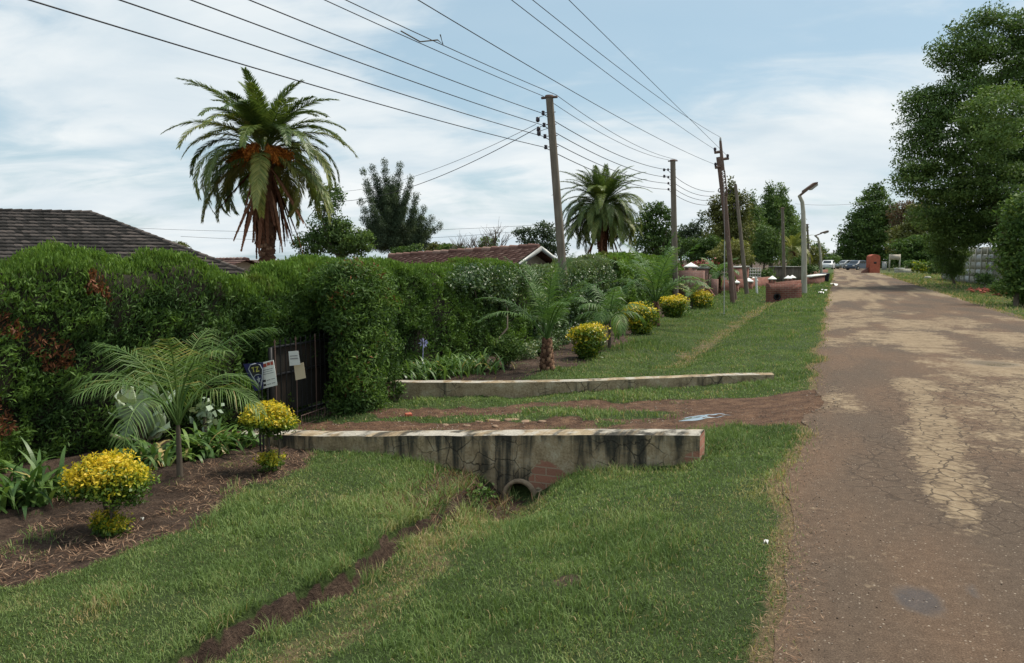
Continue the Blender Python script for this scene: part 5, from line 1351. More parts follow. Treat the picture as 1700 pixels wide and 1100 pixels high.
# rusty steel lattice pole with crossarms
def steel_pole():
    b, t = pole_pts(1217, 503, 1196, 234)
    root = empty('steel_pole', b, 0, 'rusty steel lattice pole with crossarms, third in the line of poles', 'utility pole')
    s = b[1] / FPX; a = Acc(); top = t - b
    L = np.linalg.norm(top); ax = top / L; sx = np.array([1., 0, 0])
    # lower solid member
    a.tube([np.zeros(3) - [0, 0, .1], ax * L * .66], [.10, .085], 8)
    a.build('lower_pole', M['steelpole'], root)
    m = Acc()
    for e in (-1, 1): m.tube([ax * L * .66 + sx * e * .10, ax * L * .82 + sx * e * .075], .028, 5)
    n = 9
    for k in range(n):
        z0 = .66 + .16 * k / n; z1 = .66 + .16 * (k + 1) / n; e = 1 if k % 2 else -1
        m.tube([ax * L * z0 + sx * e * .095, ax * L * z1 - sx * e * .09], .016, 4); m.tube([ax * L * z0 - sx * .095, ax * L * z0 + sx * .095], .016, 4)
    m.tube([ax * L * .82, ax * L], [.085, .05], 8)
    m.build('lattice_top', M['steelpole'], root)
    g = Acc(); g.lathe([(0, .16), (.035, .14), (.045, 0), (.02, -.03)], 8, ax * L); g.build('top_insulator', M['galv'], root)
    pts = [t + np.array([0, 0, .15])]
    for py, x0, x1, ix in ((253, 1186, 1197, 1187), (264, 1199, 1210, 1208), (278, 1187, 1198, 1188)):
        q0 = P(x0, py, b[1]) - b; q1 = P(x1, py - 1.5, b[1]) - b
        c = Acc(); c.tube([q0, q1], .055, 4); arm = c.build('crossarm', M['steelpole'], root)
        i = P(ix, py - 5, b[1]) - b; z = Acc(); z.lathe([(0, .09), (.05, .07), (.06, 0), (.04, -.03), (.05, -.06), (.015, -.1)], 8, i); z.build('insulator', M['insul'], arm)
        pts.append(i + b)
    return b, t, pts
SB, ST, SP = steel_pole()
b, t = pole_pts(1217, 497, 1189, 262)
t = P(1189, 262, b[1] - .25)
root = empty('wooden_pole', b + np.array([.0, -.32, 0]), 0, 'brown wooden pole leaning against the rusty steel lattice pole', 'utility pole')
a = Acc(); a.tube([np.array([0, 0, -.1]), t - b], [.10, .085], 10)
a.build('pole', M['steelpole'], root, smooth=True)
for px, py in ((1192, 317), (1206, 319)):
    q = P(px, py, b[1]) - b; z = Acc(); th_ = np.linspace(0, 6.28, 14); z.tube(np.stack([np.cos(th_) * .09, 0 * th_, np.sin(th_) * .09], 1) + q + np.array([0, -.05, 0]), .02, 5, cap=False); z.build('shackle', M['insul'], root)
# thin leaning pole and white stay post
b, t = pole_pts(1240, 489, 1221, 306)
root, AT = util_pole('utility_pole', 'thin grey leaning pole just right of the rusty steel pole', b, t, .11, .07, [340, 345], M['concpole'], cap=False)
b, t = pole_pts(1257, 488, 1255, 461); a = Acc(); a.tube([(0, 0, -.1), t - b], .06, 8); a.lathe([(.06, 0), (.07, .02), (0, .06)], 8, t - b)
tag(a.build('marker_post', M['white'], None, b), 'short white post on the grass left of the brick culvert', 'post')
b, t = pole_pts(1202, 522, 1203, 400); a = Acc(); tt = ST + (SB - ST) * .25 - b
a.tube([(0, 0, -.05), (t - b)], .016, 6); sg = a
st_ = empty('stay_wire', b, 0, 'thin stay wire with pale guard running to the ground left of the rusty steel pole', 'stay wire')
sg.build('guard', M['galv'], st_); a = Acc(); a.tube([(t - b), tt], .007, 5); a.build('cable', M['wire'], st_)
# far poles
FARP = []
for i, (px, py, tx, ty, lab) in enumerate([(1345, 456, 1340, 372, 'thin distant pole behind the near street lamp'), (1302, 470, 1299, 345, 'thin distant pole in front of the spire trees'), (1384, 444, 1384, 415, 'small distant pole near the end of the verge'), (1390, 442, 1390, 420, 'smallest distant pole at the far road end'), (1361, 452, 1359, 400, 'distant pole beside the far street lamp')]):
    b, t = pole_pts(px, py, tx, ty); r, _ = util_pole('utility_pole', lab, b, t, .13, .10, [ty + 5], M['concpole'])
    FARP.append(t)

wires_group = 'overhead power wires'
def wire(label, p0, p1, sag, r=.010, name='power_wire', n=40):
    p0 = np.array(p0); p1 = np.array(p1); k = np.linspace(0, 1, n)[:, None]
    p = p0 + (p1 - p0) * k; p[:, 2:] -= 4 * sag * k * (1 - k); o = p[0].copy()
    a = Acc(); a.tube(p - o, r, 6); return tag(a.build(name, M['wire'], None, o), label, 'wire', wires_group)
def back_wire(label, p0, px, Vp, span, r=.012, py=0):
    """from pole point p0 back towards and past the camera, crossing the sight line of (px,py)"""
    d = ray(px, py); t = (Vp + V0) / (-DY * d[0] + DX * d[1]); m = d * t + np.array([0, 0, CAMZ])
    u0, v0_ = xy2uv(p0[0], p0[1]); um, _ = xy2uv(m[0], m[1]); L = span; s = u0 - um
    k = (p0[2] - m[2]) / (s * (L - s))
    n = 60; S = np.linspace(0, L, n); x, y = uv2xy(u0 - S, v0_ + (Vp - v0_) * np.clip(S / s, 0, 1)); z = p0[2] - k * S * (L - S)
    p = np.stack([x, y, z], 1); o = p[0].copy(); a = Acc(); a.tube(p - o, r, 6)
    tag(a.build('power_wire', M['wire'], None, o), label, 'wire', wires_group); return p[-1]
names = ['highest', 'second highest', 'third', 'lowest']
ends = []
for i, px in enumerate((415, 318, 200, 50)):
    ends.append(back_wire('%s of the four black wires from the near utility pole to the upper left' % names[i], A1[i], px, xy2uv(A1[i][0], A1[i][1])[1], 36, .0078))
for i in range(4):
    wire('%s of the four wires between the near and second utility poles' % names[i], A1[i], A2[i], .24, .010)
    u_, v_ = xy2uv(A2[i][0], A2[i][1]); q = np.array(W3(u_ + 15, v_ - .4, A2[i][2] - .9))
    wire('%s of the four wires running on from the second utility pole' % names[i], A2[i], P(1186, 318 + i * 7, SB[1] + 4 + i * .3), .25, .010)
# two thin upper wires over the near pole
for i, px in enumerate((540, 575)):
    c = T1 + nvec * (.17 - .34 * i) + np.array([0, 0, .03])
    back_wire('%s thin wire laid on top of the near utility pole' % ('left' if i == 0 else 'right'), c, px, xy2uv(c[0], c[1])[1], 40, .007)
    wire('%s thin wire joining the tops of the near and second poles' % ('left' if i == 0 else 'right'), c, T2 + nvec * (.17 - .34 * i) + np.array([0, 0, .03]), .25, .007)
hv = [(695, SP[3]), (850, SP[1]), (885, SP[0]), (945, SP[2])]
for (px, q), nm in zip(hv, ('leftmost', 'second from left', 'third from left', 'rightmost')):
    back_wire('%s of the four high wires down to the rusty steel pole' % nm, q, px, xy2uv(q[0], q[1])[1] * .97, 60, .006)
# service drops to the houses
wire('upper thin service wire dropping left from the near utility pole', frac(B1, T1, 205) + nvec * .4, P(560, 318, 34), .35, .006)
wire('lower black service wire dropping left from the near utility pole', frac(B1, T1, 212) + nvec * .4, P(560, 334, 32), .4, .009)
wire('long faint wire low in the sky left of the near pole', P(200, 377, 60), P(940, 370, 60), .5, .012)
wire('lowest long faint wire above the red roof', P(300, 392, 55), P(1050, 360, 62), .9, .012)
wire('faint wire far down the road on the right', P(1320, 338, 70), P(1475, 330, 75), .3, .012)
# snapped twig on a wire
q = P(712, 66, 16); a = Acc()
a.tube([(-.32, 0, .10), (-.1, 0, -.02), (.1, 0, .0), (.16, 0, -.05), (.13, 0, .06)], .008, 5)
# (hangs across the leftmost high wire)
d_ = ray(712, 66); tq = (xy2uv(SP[3][0], SP[3][1])[1] * .97 + V0) / (-DY * d_[0] + DX * d_[1])
tag(a.build('twig', M['bark'], None, d_ * tq + np.array([0, 0, CAMZ])), 'bent dry twig caught on a high wire in the upper sky', 'twig')

# ------------------------------------------------------------------ street lamps
def street_lamp(label, px, py, ty, seed=0, sc=1):
    b = G(px, py); b = np.array(b); f = b[1] / FPX; h = P(px, ty, b[1])[2] - b[2]
    root = empty('street_lamp', b, 0, label, 'street lamp', 'street lamps along the verge')
    a = Acc(); lx = -11 * f * sc
    a.tube([(0, 0, -.1), (lx * .25, 0, h * .45), (lx * .55, 0, h * .80), (lx * .75, 0, h * .90), (lx * 1.25, 0, h * .965)], [.14 * sc, .12 * sc, .10 * sc, .09 * sc, .08 * sc], 10)
    p = a.build('post', M['paleconc'], root, smooth=True)
    a = Acc(); e = np.array([lx * 1.25, 0, h * .965]); t = np.array([6 * f * sc, -.3, h * 1.06])
    a.tube([e - np.array([.02, 0, .05]), e + (t - e) * .55], .055 * sc, 8); a.build('arm', M['steelpole'], root)
    a = Acc(); c = e + (t - e) * .72; d = nrm(t - e); s_ = np.array([0, 1., 0]); n_ = np.cross(s_, d); n_ = n_ if n_[2] > 0 else -n_
    prof = [(-.34, .02), (-.28, .08), (.25, .09), (.36, .03), (.34, -.02), (-.32, -.02)]
    a.prism([(x * sc * 1.1, y * sc * 1.2) for x, y in prof], -.13 * sc, .13 * sc, lambda x, y, z: c + d * x + n_ * y + s_ * z)
    hd = a.build('lamp_head', M['steelpole'], root)
    a = Acc(); prof = [(-.1, -.024), (.33, -.024), (.30, -.10), (.0, -.12)]
    a.prism([(x * sc * 1.1, y * sc * 1.2) for x, y in prof], -.11 * sc, .11 * sc, lambda x, y, z: c + d * x + n_ * y + s_ * z)
    a.build('lens', M['galv'], hd)
    return root
street_lamp('near street lamp with a pale bent concrete post beside the brick culvert', 1335, 487, 318)
street_lamp('farther street lamp leaning beside the dark bin down the verge', 1364, 458, 388)

# ------------------------------------------------------------------ brick walls, culvert and far bits on the left
def wall_box(name, label, cat, u0, v0, du, dv, h, mat, cap=None, z=None, group=None, capmat='white'):
    b = W3(u0, v0); 
    if z is not None: b.z = z
    root = empty(name, b, RZ, label, cat, group); a = Acc(); a.box(-dv / 2, dv / 2, -du / 2, du / 2, -.3, h); a.build('masonry', M[mat], root)
    if cap == 'flat': a = Acc(); a.box(-dv / 2 - .04, dv / 2 + .04, -du / 2 - .04, du / 2 + .04, h + .002, h + .07); a.build('coping', M[capmat], root, bevel=.01)
    if cap == 'pyramid':
        a = Acc(); x, y = dv / 2 + .05, du / 2 + .05
        a.add([(-x, -y, h + .002), (x, -y, h + .002), (x, y, h + .002), (-x, y, h + .002), (-x, -y, h + .06), (x, -y, h + .06), (x, y, h + .06), (-x, y, h + .06)], [(0, 3, 2, 1), (0, 1, 5, 4), (1, 2, 6, 5), (2, 3, 7, 6), (3, 0, 4, 7)])
        a.add([(-x, -y, h + .06), (x, -y, h + .06), (x, y, h + .06), (-x, y, h + .06), (0, 0, h + .26)], [(0, 1, 4), (1, 2, 4), (2, 3, 4), (3, 0, 4)])
        a.build('cap', M[capmat], root)
    return root
def at_px(px, py):
    g = G(px, py); return xy2uv(g.x, g.y)
u_, v_ = at_px(1147, 500)
u_, v_ = 35.0, xy2uv(*uv2xy(35.0, 5.6))[1]
def uv_at(px, Y): 
    x = P(px, 500, Y)[0]; return xy2uv(x, Y)
u_, v_ = uv_at(1147, 36.5)
h_ = P(1147, 449, 36.5)[2] - float(H(u_, v_))
wall_box('brick_wall', 'tall pinkish brick wall end beside the far hedge end', 'wall', u_, v_, .35, 1.15, h_, 'brickpink')
u2, v2 = uv_at(1146, 38.5); h2 = P(1146, 444, 38.5)[2] - float(H(u2, v2))
wall_box('gate_pillar', 'brick gate pillar with white pyramid cap behind the pinkish wall', 'pillar', u2, v2, .5, .5, h2, 'brickpink', 'pyramid')
u2, v2 = uv_at(1167, 40.5); h2 = P(1167, 446, 40.5)[2] - float(H(u2, v2))
wall_box('gate_pillar', 'brick gate pillar with mossy cap right of the pinkish wall', 'pillar', u2, v2, .5, .5, h2, 'brickpink', 'pyramid', capmat='galv')
# raked wing wall
u2, v2 = uv_at(1171, 37.6); b = W3(u2, v2); root = empty('wing_wall', b, RZ, 'small raked red brick wing wall left of the thin brick post', 'wall')
a = Acc(); a.prism([(-.55, -.2), (-.55, .75), (.0, .65), (.45, .05), (.45, -.2)], -.12, .12, lambda x, y, z: (x, z, y)); a.build('masonry', M['brick'], root)
u2, v2 = uv_at(1186, 38.8); wall_box('brick_post', 'thin pink brick post left of the rusty steel pole', 'post', u2, v2, .3, .3, P(1186, 463, 38.8)[2] - float(H(u2, v2)), 'brickpink')
# boundary wall running along the verge
def long_wall(label, pA, YA, pB, YB, topA, topB, mat, th=.25, coping=None, name='brick_wall'):
    A_ = P(pA, 460, YA); B_ = P(pB, 460, YB); uA, vA = xy2uv(A_[0], YA); uB, vB = xy2uv(B_[0], YB)
    zA = float(H(uA, vA)); zB = float(H(uB, vB)); tA = P(pA, topA, YA)[2]; tB = P(pB, topB, YB)[2]
    root = empty(name, (A_[0], YA, zA), 0, label, 'wall'); o = np.array([A_[0], YA, zA])
    d = np.array([B_[0] - A_[0], YB - YA, 0]); L = np.linalg.norm(d); d /= L; n_ = np.array([-d[1], d[0], 0]) * th / 2
    def slab(z0a, z0b, z1a, z1b, k, nm, m):
        V = []
        for q, (za, zb_) in enumerate(((z0a, z0b), (z1a, z1b))):
            for s_ in (-1, 1):
                V += [n_ * k * s_ + [0, 0, za], d * L + n_ * k * s_ + [0, 0, zb_]]
        a = Acc(); a.add(V, [(0, 1, 5, 4), (3, 2, 6, 7), (4, 5, 7, 6), (0, 4, 6, 2), (1, 3, 7, 5), (0, 2, 3, 1)]); return a.build(nm, m, root)
    slab(-.3, zB - zA - .3, tA - zA, tB - zA, 1, 'masonry', M[mat])
    if coping: slab(tA - zA + .002, tB - zA + .002, tA - zA + .08, tB - zA + .08, 1.3, 'coping', M[coping])
    return root
long_wall('low dark red brick boundary wall behind the rusty steel pole', 1190, 43, 1280, 52, 466, 459, 'brick')
long_wall('taller red brick wall panel with white coping between the two thin poles', 1216, 48, 1240, 50, 444, 443, 'brick', coping='white')
u2, v2 = uv_at(1218, 42); wall_box('brick_pillar', 'short brick pillar with a white cap behind the rusty steel pole foot', 'pillar', u2, v2, .45, .45, P(1218, 470, 42)[2] - float(H(u2, v2)), 'brick', 'pyramid')
for i, (px, py, Y, lab) in enumerate([(1242, 468, 46, 'white capped brick pillar right of the thin leaning pole'), (1250, 466, 49, 'white capped brick pillar beside the short white post'), (1274, 466, 52, 'left white capped brick pillar by the brick culvert'), (1281, 464, 50, 'brick pillar with round white cap at the left end of the culvert'), (1307, 463, 54, 'middle brick pillar with a white cap behind the culvert'), (1314, 462, 56, 'brick pillar with a white cap left of the near street lamp')]):
    u2, v2 = uv_at(px, Y); wall_box('brick_pillar', lab, 'pillar', u2, v2, .42, .42, P(px, py, Y)[2] - float(H(u2, v2)), 'brick', 'pyramid', group='low capped pillars')
long_wall('brick wall with broad white coping right of the near street lamp', 1338, 50, 1366, 56, 460, 456, 'brick', .45, 'white')
long_wall('distant bright brick wall beyond the street lamps', 1330, 74, 1372, 96, 453, 447, 'brick', .3)
long_wall('brick wall behind the culvert joining its pillars', 1281, 50, 1338, 53, 469, 464, 'brick', .25)
# grey lattice gate panel
g0 = P(1247, 472, 52); root = empty('lattice_gate', (g0[0], 52, -.2), 0, 'grey lattice gate panel behind the white post', 'gate'); zt_ = P(1247, 444, 52)[2] + .2
a = Acc(); w_ = .8
for x in np.linspace(-.75, .6, 9): a.box(x - .025, x + .025, -.02, .02, 0, zt_)
for z in np.linspace(.1, zt_ - .05, 7): a.box(-.78, .63, -.045, -.022, z - .03, z + .03)
a.build('panel', M['galv'], root)
g0 = P(1306, 466, 60); u2, v2 = xy2uv(g0[0], 60); root = empty('grey_shed', (g0[0], 60, float(H(u2, v2))), 0, 'small grey board shed behind the brick culvert', 'shed')
a = Acc(); hh = P(1306, 443, 60)[2] - float(H(u2, v2))
for k in range(9): a.box(-1.1 + k * .25, -.86 + k * .25, -.6, .6, -.1, hh - .02 * (k % 2))
a.build('boards', M['concpole'], root); a = Acc(); a.box(-1.2, 1.25, -.7, .7, hh + .002, hh + .06); a.build('roof', M['galv'], root)
# brick culvert headwall with a round opening
def culvert():
    cpx, cpy = 1290, 493; g = G(1291, 500); Y = g.y; f = Y / FPX; o = np.array(g); root = empty('brick_culvert', o, 0, 'red brick culvert headwall with a round black drain hole', 'wall')
    def q(px, py): p = P(px, py, Y); return (p[0] - o[0], p[2] - o[2])
    out = [q(1275, 507), q(1275, 470), q(1300, 471.5), q(1331, 470), q(1331, 500), q(1312, 507)]
    c = q(cpx, cpy - .5); r = 4.8 * f; n = 32
    # front face with hole: radial fan between hole and outline
    def outp(th):
        best = None
        for i in range(len(out)):
            a_, b_ = np.array(out[i]), np.array(out[(i + 1) % len(out)]); d = np.array([math.cos(th), math.sin(th)]); e = b_ - a_; den = d[0] * e[1] - d[1] * e[0]
            if abs(den) < 1e-9: continue
            w = a_ - np.array(c); t = (w[0] * e[1] - w[1] * e[0]) / den; s_ = (w[0] * d[1] - w[1] * d[0]) / den
            if t > 0 and -1e-6 <= s_ <= 1 + 1e-6 and (best is None or t < best): best = t
        return np.array(c) + np.array([math.cos(th), math.sin(th)]) * (best or r * 1.2)
    a = Acc(); V = []; th = sorted([i * 2 * math.pi / n for i in range(n)] + [math.atan2(p_[1] - c[1], p_[0] - c[0]) % (2 * math.pi) for p_ in out]); m = len(th)
    for x in th: o_ = outp(x); V += [(c[0] + r * math.cos(x), 0, c[1] + r * math.sin(x)), (o_[0], 0, o_[1]), (c[0] + r * math.cos(x), .9, c[1] + r * math.sin(x)), (o_[0], .3, o_[1])]
    F = []
    for i in range(m):
        j = (i + 1) % m; F += [(4 * i, 4 * i + 1, 4 * j + 1, 4 * j), (4 * i + 1, 4 * i + 3, 4 * j + 3, 4 * j + 1), (4 * j, 4 * j + 2, 4 * i + 2, 4 * i)]
    a.add(V, F); a.add([(c[0] + r * math.cos(x), .9, c[1] + r * math.sin(x)) for x in th] + [(c[0], .9, c[1])], [(i, (i + 1) % m, m) for i in range(m)])
    a.build('masonry', M['brick'], root)
    a = Acc(); th2 = np.linspace(0, 2 * math.pi, 25); a.tube(np.stack([c[0] + r * .97 * np.cos(th2), 0 * th2 - .01, c[1] + r * .97 * np.sin(th2)], 1), .035, 6, cap=False); a.build('pipe_rim', M['rubber'], root)
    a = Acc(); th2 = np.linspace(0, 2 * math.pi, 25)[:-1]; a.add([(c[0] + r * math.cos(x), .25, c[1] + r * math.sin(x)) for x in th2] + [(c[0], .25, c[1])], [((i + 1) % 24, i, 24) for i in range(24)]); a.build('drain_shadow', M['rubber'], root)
culvert()
# dark bin / bag
b = G(1368, 468); root = empty('rubbish_bin', b, 0, 'dark blue rubbish bin against the white coped wall', 'bin'); a = Acc()
a.lathe([(0, 0), (.30, 0), (.36, .55), (.38, .56), (.38, .60), (.0, .66)], 12); a.build('bin_body', mat_simple('bin_blue', (.03, .04, .07), .5), root, smooth=True)

# ------------------------------------------------------------------ far road end: brick pillar, sign, cars
b = G(1449, 453); f = b.y / FPX; root = empty('brick_pillar', b, 0, 'big orange brick gate pillar with a rounded top at the far end of the road', 'pillar'); w = 8.3 * f; h = 31 * f
out = [(-w, -.3), (w, -.3), (w, h * .84)] + [(w * math.cos(t), h * .84 + h * .15 * math.sin(t)) for t in np.linspace(.25, math.pi - .25, 9)] + [(-w, h * .84)]
a = Acc(); a.prism(out, -.5, .5, lambda x, y, z: (x, z, y)); a.build('masonry', M['brickbright'], root)
a = Acc(); a.box(-.15, .15, -.53, -.505, h * .50, h * .60); a.build('plaque', M['black'], root)
a = Acc(); a.prism([(-w * 2.2, -.3), (-w * 1.02, -.3), (-w * 1.02, h * .30), (-w * 2.2, h * .08)], -.2, .2, lambda x, y, z: (x, z, y)); a.build('wing', M['brick'], root)
b = G(1476, 451); Y = b.y; f = Y / FPX; root = empty('signboard', b, rad(4), 'pale signboard on two posts right of the orange brick pillar', 'sign')
for x, pyb in ((0, 451), (17.5 * f, 446)):
    a = Acc(); a.box(x - .07, x + .07, -.05, .05, -.3 if x == 0 else -.2, 29 * f); a.build('post', M['paleconc'], root)
a = Acc(); a.box(-.02, 17.5 * f, -.09, -.052, 20 * f, 28.5 * f); p = a.build('board', mat_simple('cream_board', (.48, .42, .34), .7, var=.1), root)
a = Acc()
for z in (25.6, 24.0, 22.4):
    x = 1.8 * f
    while x < 15.5 * f: a.box(x, x + .9 * f, -.094, -.0905, z * f, (z + .55) * f); x += 1.3 * f
a.build('lettering', M['grey'], p)
u2, v2 = at_px(1468, 447); wall_box('white_meter_box', 'small pale meter box between the orange pillar and the signboard', 'box', u2, v2, .4, .7, 1.2, 'galv', 'flat')
b = G(1497, 452); root = empty('planter_wall', b, 0, 'grey planter wall with white top behind the signboard', 'planter'); f = b.y / FPX
a = Acc(); a.box(-11 * f, 14 * f, -.2, .2, -.2, 6 * f); a.build('masonry', M['paleconc'], root); a = Acc(); a.box(-11.5 * f, 3 * f, -.26, .26, 6 * f + .002, 7.2 * f); a.build('coping', M['white'], root)

def car(label, px, py, Y, paint, rz, L=4.2, wdt=1.7, h=1.45):
    p = P(px, py, Y); u2, v2 = xy2uv(p[0], Y); root = empty('parked_car', (p[0], Y, float(H(u2, v2)) + .01), rz, label, 'car')
    prof = [(-L / 2, .3), (-L / 2 + .05, .75), (-L / 2 + .2, .88), (-L * .33, .95), (-L * .20, h - .08), (-L * .12, h), (L * .18, h), (L * .26, h - .08), (L * .38, .95), (L / 2 - .15, .85), (L / 2, .7), (L / 2, .32), (L / 2 - .1, .22), (-L / 2 + .1, .22)]
    a = Acc(); n = len(prof)
    rows = []
    for yy, s_ in ((-wdt / 2, .0), (-wdt / 2 + .06, 1), (wdt / 2 - .06, 1), (wdt / 2, 0)):
        rows.append([(x * (.97 if s_ == 0 else 1), yy * (1 if z < 1 else .84), z * (.98 if s_ == 0 else 1)) for x, z in prof])
    V = sum(rows, []); F = [(k * n + i, k * n + (i + 1) % n, (k + 1) * n + (i + 1) % n, (k + 1) * n + i) for k in range(3) for i in range(n)]
    a.add(V, F); cA = np.mean(rows[0], 0); cB = np.mean(rows[3], 0); a.add(rows[0] + [cA], [((i + 1) % n, i, n) for i in range(n)]); a.add(rows[3] + [cB], [(i, (i + 1) % n, n) for i in range(n)])
    body = a.build('body', paint, root)
    a = Acc()
    for sg in (-1, 1):
        y = sg * wdt / 2 * .87; a.prism([(-L * .27, .97), (-L * .17, h - .12), (L * .03, h - .1), (L * .03, .97)], y, y + sg * .05, lambda x, z, q: (x, q, z)); a.prism([(L * .06, .97), (L * .06, h - .1), (L * .2, h - .12), (L * .3, .97)], y, y + sg * .05, lambda x, z, q: (x, q, z))
    a.build('side_window', M['glass'], root)
    a = Acc()
    for x0, z0, x1, z1 in ((-L * .335, .97, -L * .215, h - .1), (L * .375, .97, L * .272, h - .1)):
        e = -.02 if x0 < 0 else .02
        a.add([(x0 + e, -.62, z0), (x0 + e, .62, z0), (x1 + e, .56, z1), (x1 + e, -.56, z1)], [(0, 1, 2, 3)])
    a.build('windscreen', M['glass'], root)
    for sx in (-1, 1):
        for sy in (-1, 1):
            w = Acc(); c = np.array([sx * L * .32, sy * (wdt / 2 - .06), .31]); th = np.arange(16) * 2 * math.pi / 16
            V = [c + np.array([.31 * math.cos(t), k, .31 * math.sin(t)]) for k in (-.11, .11) for t in th] + [c + [0, -.11, 0], c + [0, .11, 0]]
            w.add(V, [(i, (i + 1) % 16, 16 + (i + 1) % 16, 16 + i) for i in range(16)]); w.add(V, [((i + 1) % 16, i, 32) for i in range(16)] + [(16 + i, 16 + (i + 1) % 16, 33) for i in range(16)]); wh = w.build('wheel', M['rubber'], root)
            r = Acc(); V = [c + np.array([.18 * math.cos(t), sy * .115, .18 * math.sin(t)]) for t in th] + [c + [0, sy * .12, 0]]; r.add(V, [(i, (i + 1) % 16, 16) for i in range(16)]); r.build('rim', M['galv'], wh)
    for x, m, nm in ((-L / 2 - .005, 'white', 'headlight'), (L / 2 + .005, 'red', 'tail_light')):
        for sy in (-1, 1): a = Acc(); a.box(x - .02, x + .02, sy * .6 - .16, sy * .6 + .16, .58, .74); a.build(nm, M[m], root)
    return root
pw = mat_simple('car_white', (.6, .62, .62), .3, var=.03, spec=.5); pd = mat_simple('car_dark', (.05, .07, .10), .3, var=.05, spec=.5); ps = mat_simple('car_silver', (.35, .37, .38), .3, .4, .03, spec=.5)
car('small white car parked at the far left end of the road', 1375, 446, 128, pw, rad(60))
car('dark blue car parked left of the orange brick pillar', 1424, 445, 118, pd, rad(35))
car('pale silver car in the shade under the far tree', 1407, 444, 132, ps, rad(20))
# tiny far house at road end
p = P(1389, 445, 190); root = empty('far_house', (p[0], 190, -.3), 0, 'tiny white house at the vanishing end of the road', 'house')
a = Acc(); a.box(-2.2, 2.2, 0, 5, 0, 2.2); a.build('wall', M['white'], root); a = Acc(); a.prism([(-2.7, 2.2), (2.7, 2.2), (0, 3.6)], -.4, 5.4, lambda x, y, z: (x, z, y)); a.build('roof', M['galv'], root)
a = Acc(); a.box(-.5, .5, -.03, -.002, .1, 1.9); a.build('door', M['black'], root)

# ------------------------------------------------------------------ right side: fence, rubble, posts
def concrete_fence():
    Y0, Y1 = 49.0, 66.0; A_ = P(1662, 440, Y0); B_ = P(1560, 440, Y1); d = B_ - A_; d[2] = 0; L = np.linalg.norm(d); d /= L
    u2, v2 = xy2uv(A_[0], Y0); z0 = -.1; root = empty('concrete_fence', (A_[0], Y0, z0), math.atan2(d[1], d[0]), 'grey precast concrete panel fence in the shade behind the right bushes', 'fence')
    h = P(1655, 408, Y0)[2] - z0; n = int(L / 1.5); 
    for k in range(n + 1):
        a = Acc(); x = k * 1.5; a.box(x - .07, x + .07, -.08, .08, -.2, h); a.build('post', M['paleconc'], root)
    for k in range(n):
        a = Acc()
        for r in range(5):
            z0_ = r * h / 5; m = 6
            for q in range(m):
                xa = k * 1.5 + .075 + q * 1.35 / m; a.box(xa + .01, xa + 1.35 / m - .01, -.045, .035, z0_ + .05, z0_ + h / 5 - .05)
            a.box(k * 1.5 + .075, (k + 1) * 1.5 - .075, -.025, .025, z0_ + .004, z0_ + h / 5 - .004)
        a.build('panel', M['galv'] if k % 2 else M['paleconc'], root)
concrete_fence()
def rubble():
    rng = np.random.default_rng(77)
    g0 = G(1618, 483); g1 = G(1690, 494)
    k = 0
    for i in range(64):
        t = rng.random(); q = g0 + (g1 - g0) * t; ht = rng.uniform(0, .24) if t > .35 else rng.uniform(0, .12)
        c = (q.x + rng.normal(0, .35), q.y + rng.normal(0, .35), q.z + .045 + ht)
        a = Acc(); a.rbox((0, 0, 0), (.23, .11, .075), 0, 0); o = a.build('brick', M['brickbright'], None, c, bevel=.006); o.rotation_euler = (rng.normal(0, .35), rng.normal(0, .35), rng.uniform(0, 3.1))
        tag(o, 'loose red brick in the long heap on the right verge', 'brick', 'bricks heaped on the right verge')
    a = Acc(); V = []; q0 = np.array(g0) + [-.2, -.3, -.05]; q1 = np.array(g1) + [.2, -.3, -.05]; 
rubble()
b = G(1634, 476); a = Acc(); a.box(-.05, .05, -.05, .05, -.1, .42); tag(a.build('marker_post', M['white'], None, b, bevel=.01), 'small pale marker post behind the heap of bricks', 'post')
b = G(1649, 470); t = P(1643, 395, b.y); a = Acc(); a.tube([(0, 0, -.1), np.array(t) - np.array(b)], .035, 6); tag(a.build('thin_pole', M['galv'], None, b), 'thin grey metal pole left of the right bush', 'pole')
b = G(1582, 462); root = empty('gate_post', b, 0, 'pale concrete post in the shade under the big tree', 'post'); a = Acc(); a.box(-.12, .12, -.12, .12, -.1, 1.3); a.build('shaft', M['paleconc'], root); a = Acc(); a.box(-.16, .16, -.16, .16, 1.302, 1.38); a.build('cap', M['white'], root)
for i, (px, py) in enumerate([(1572, 462), (1585, 463), (1540, 462)]):
    stone(['pale stone left of the shaded concrete post', 'pale stone at the foot of the shaded concrete post', 'pale stone at the far edge of the right verge'][i], G(px, py), (.28, .22, .2), 130 + i, M['paleconc'])

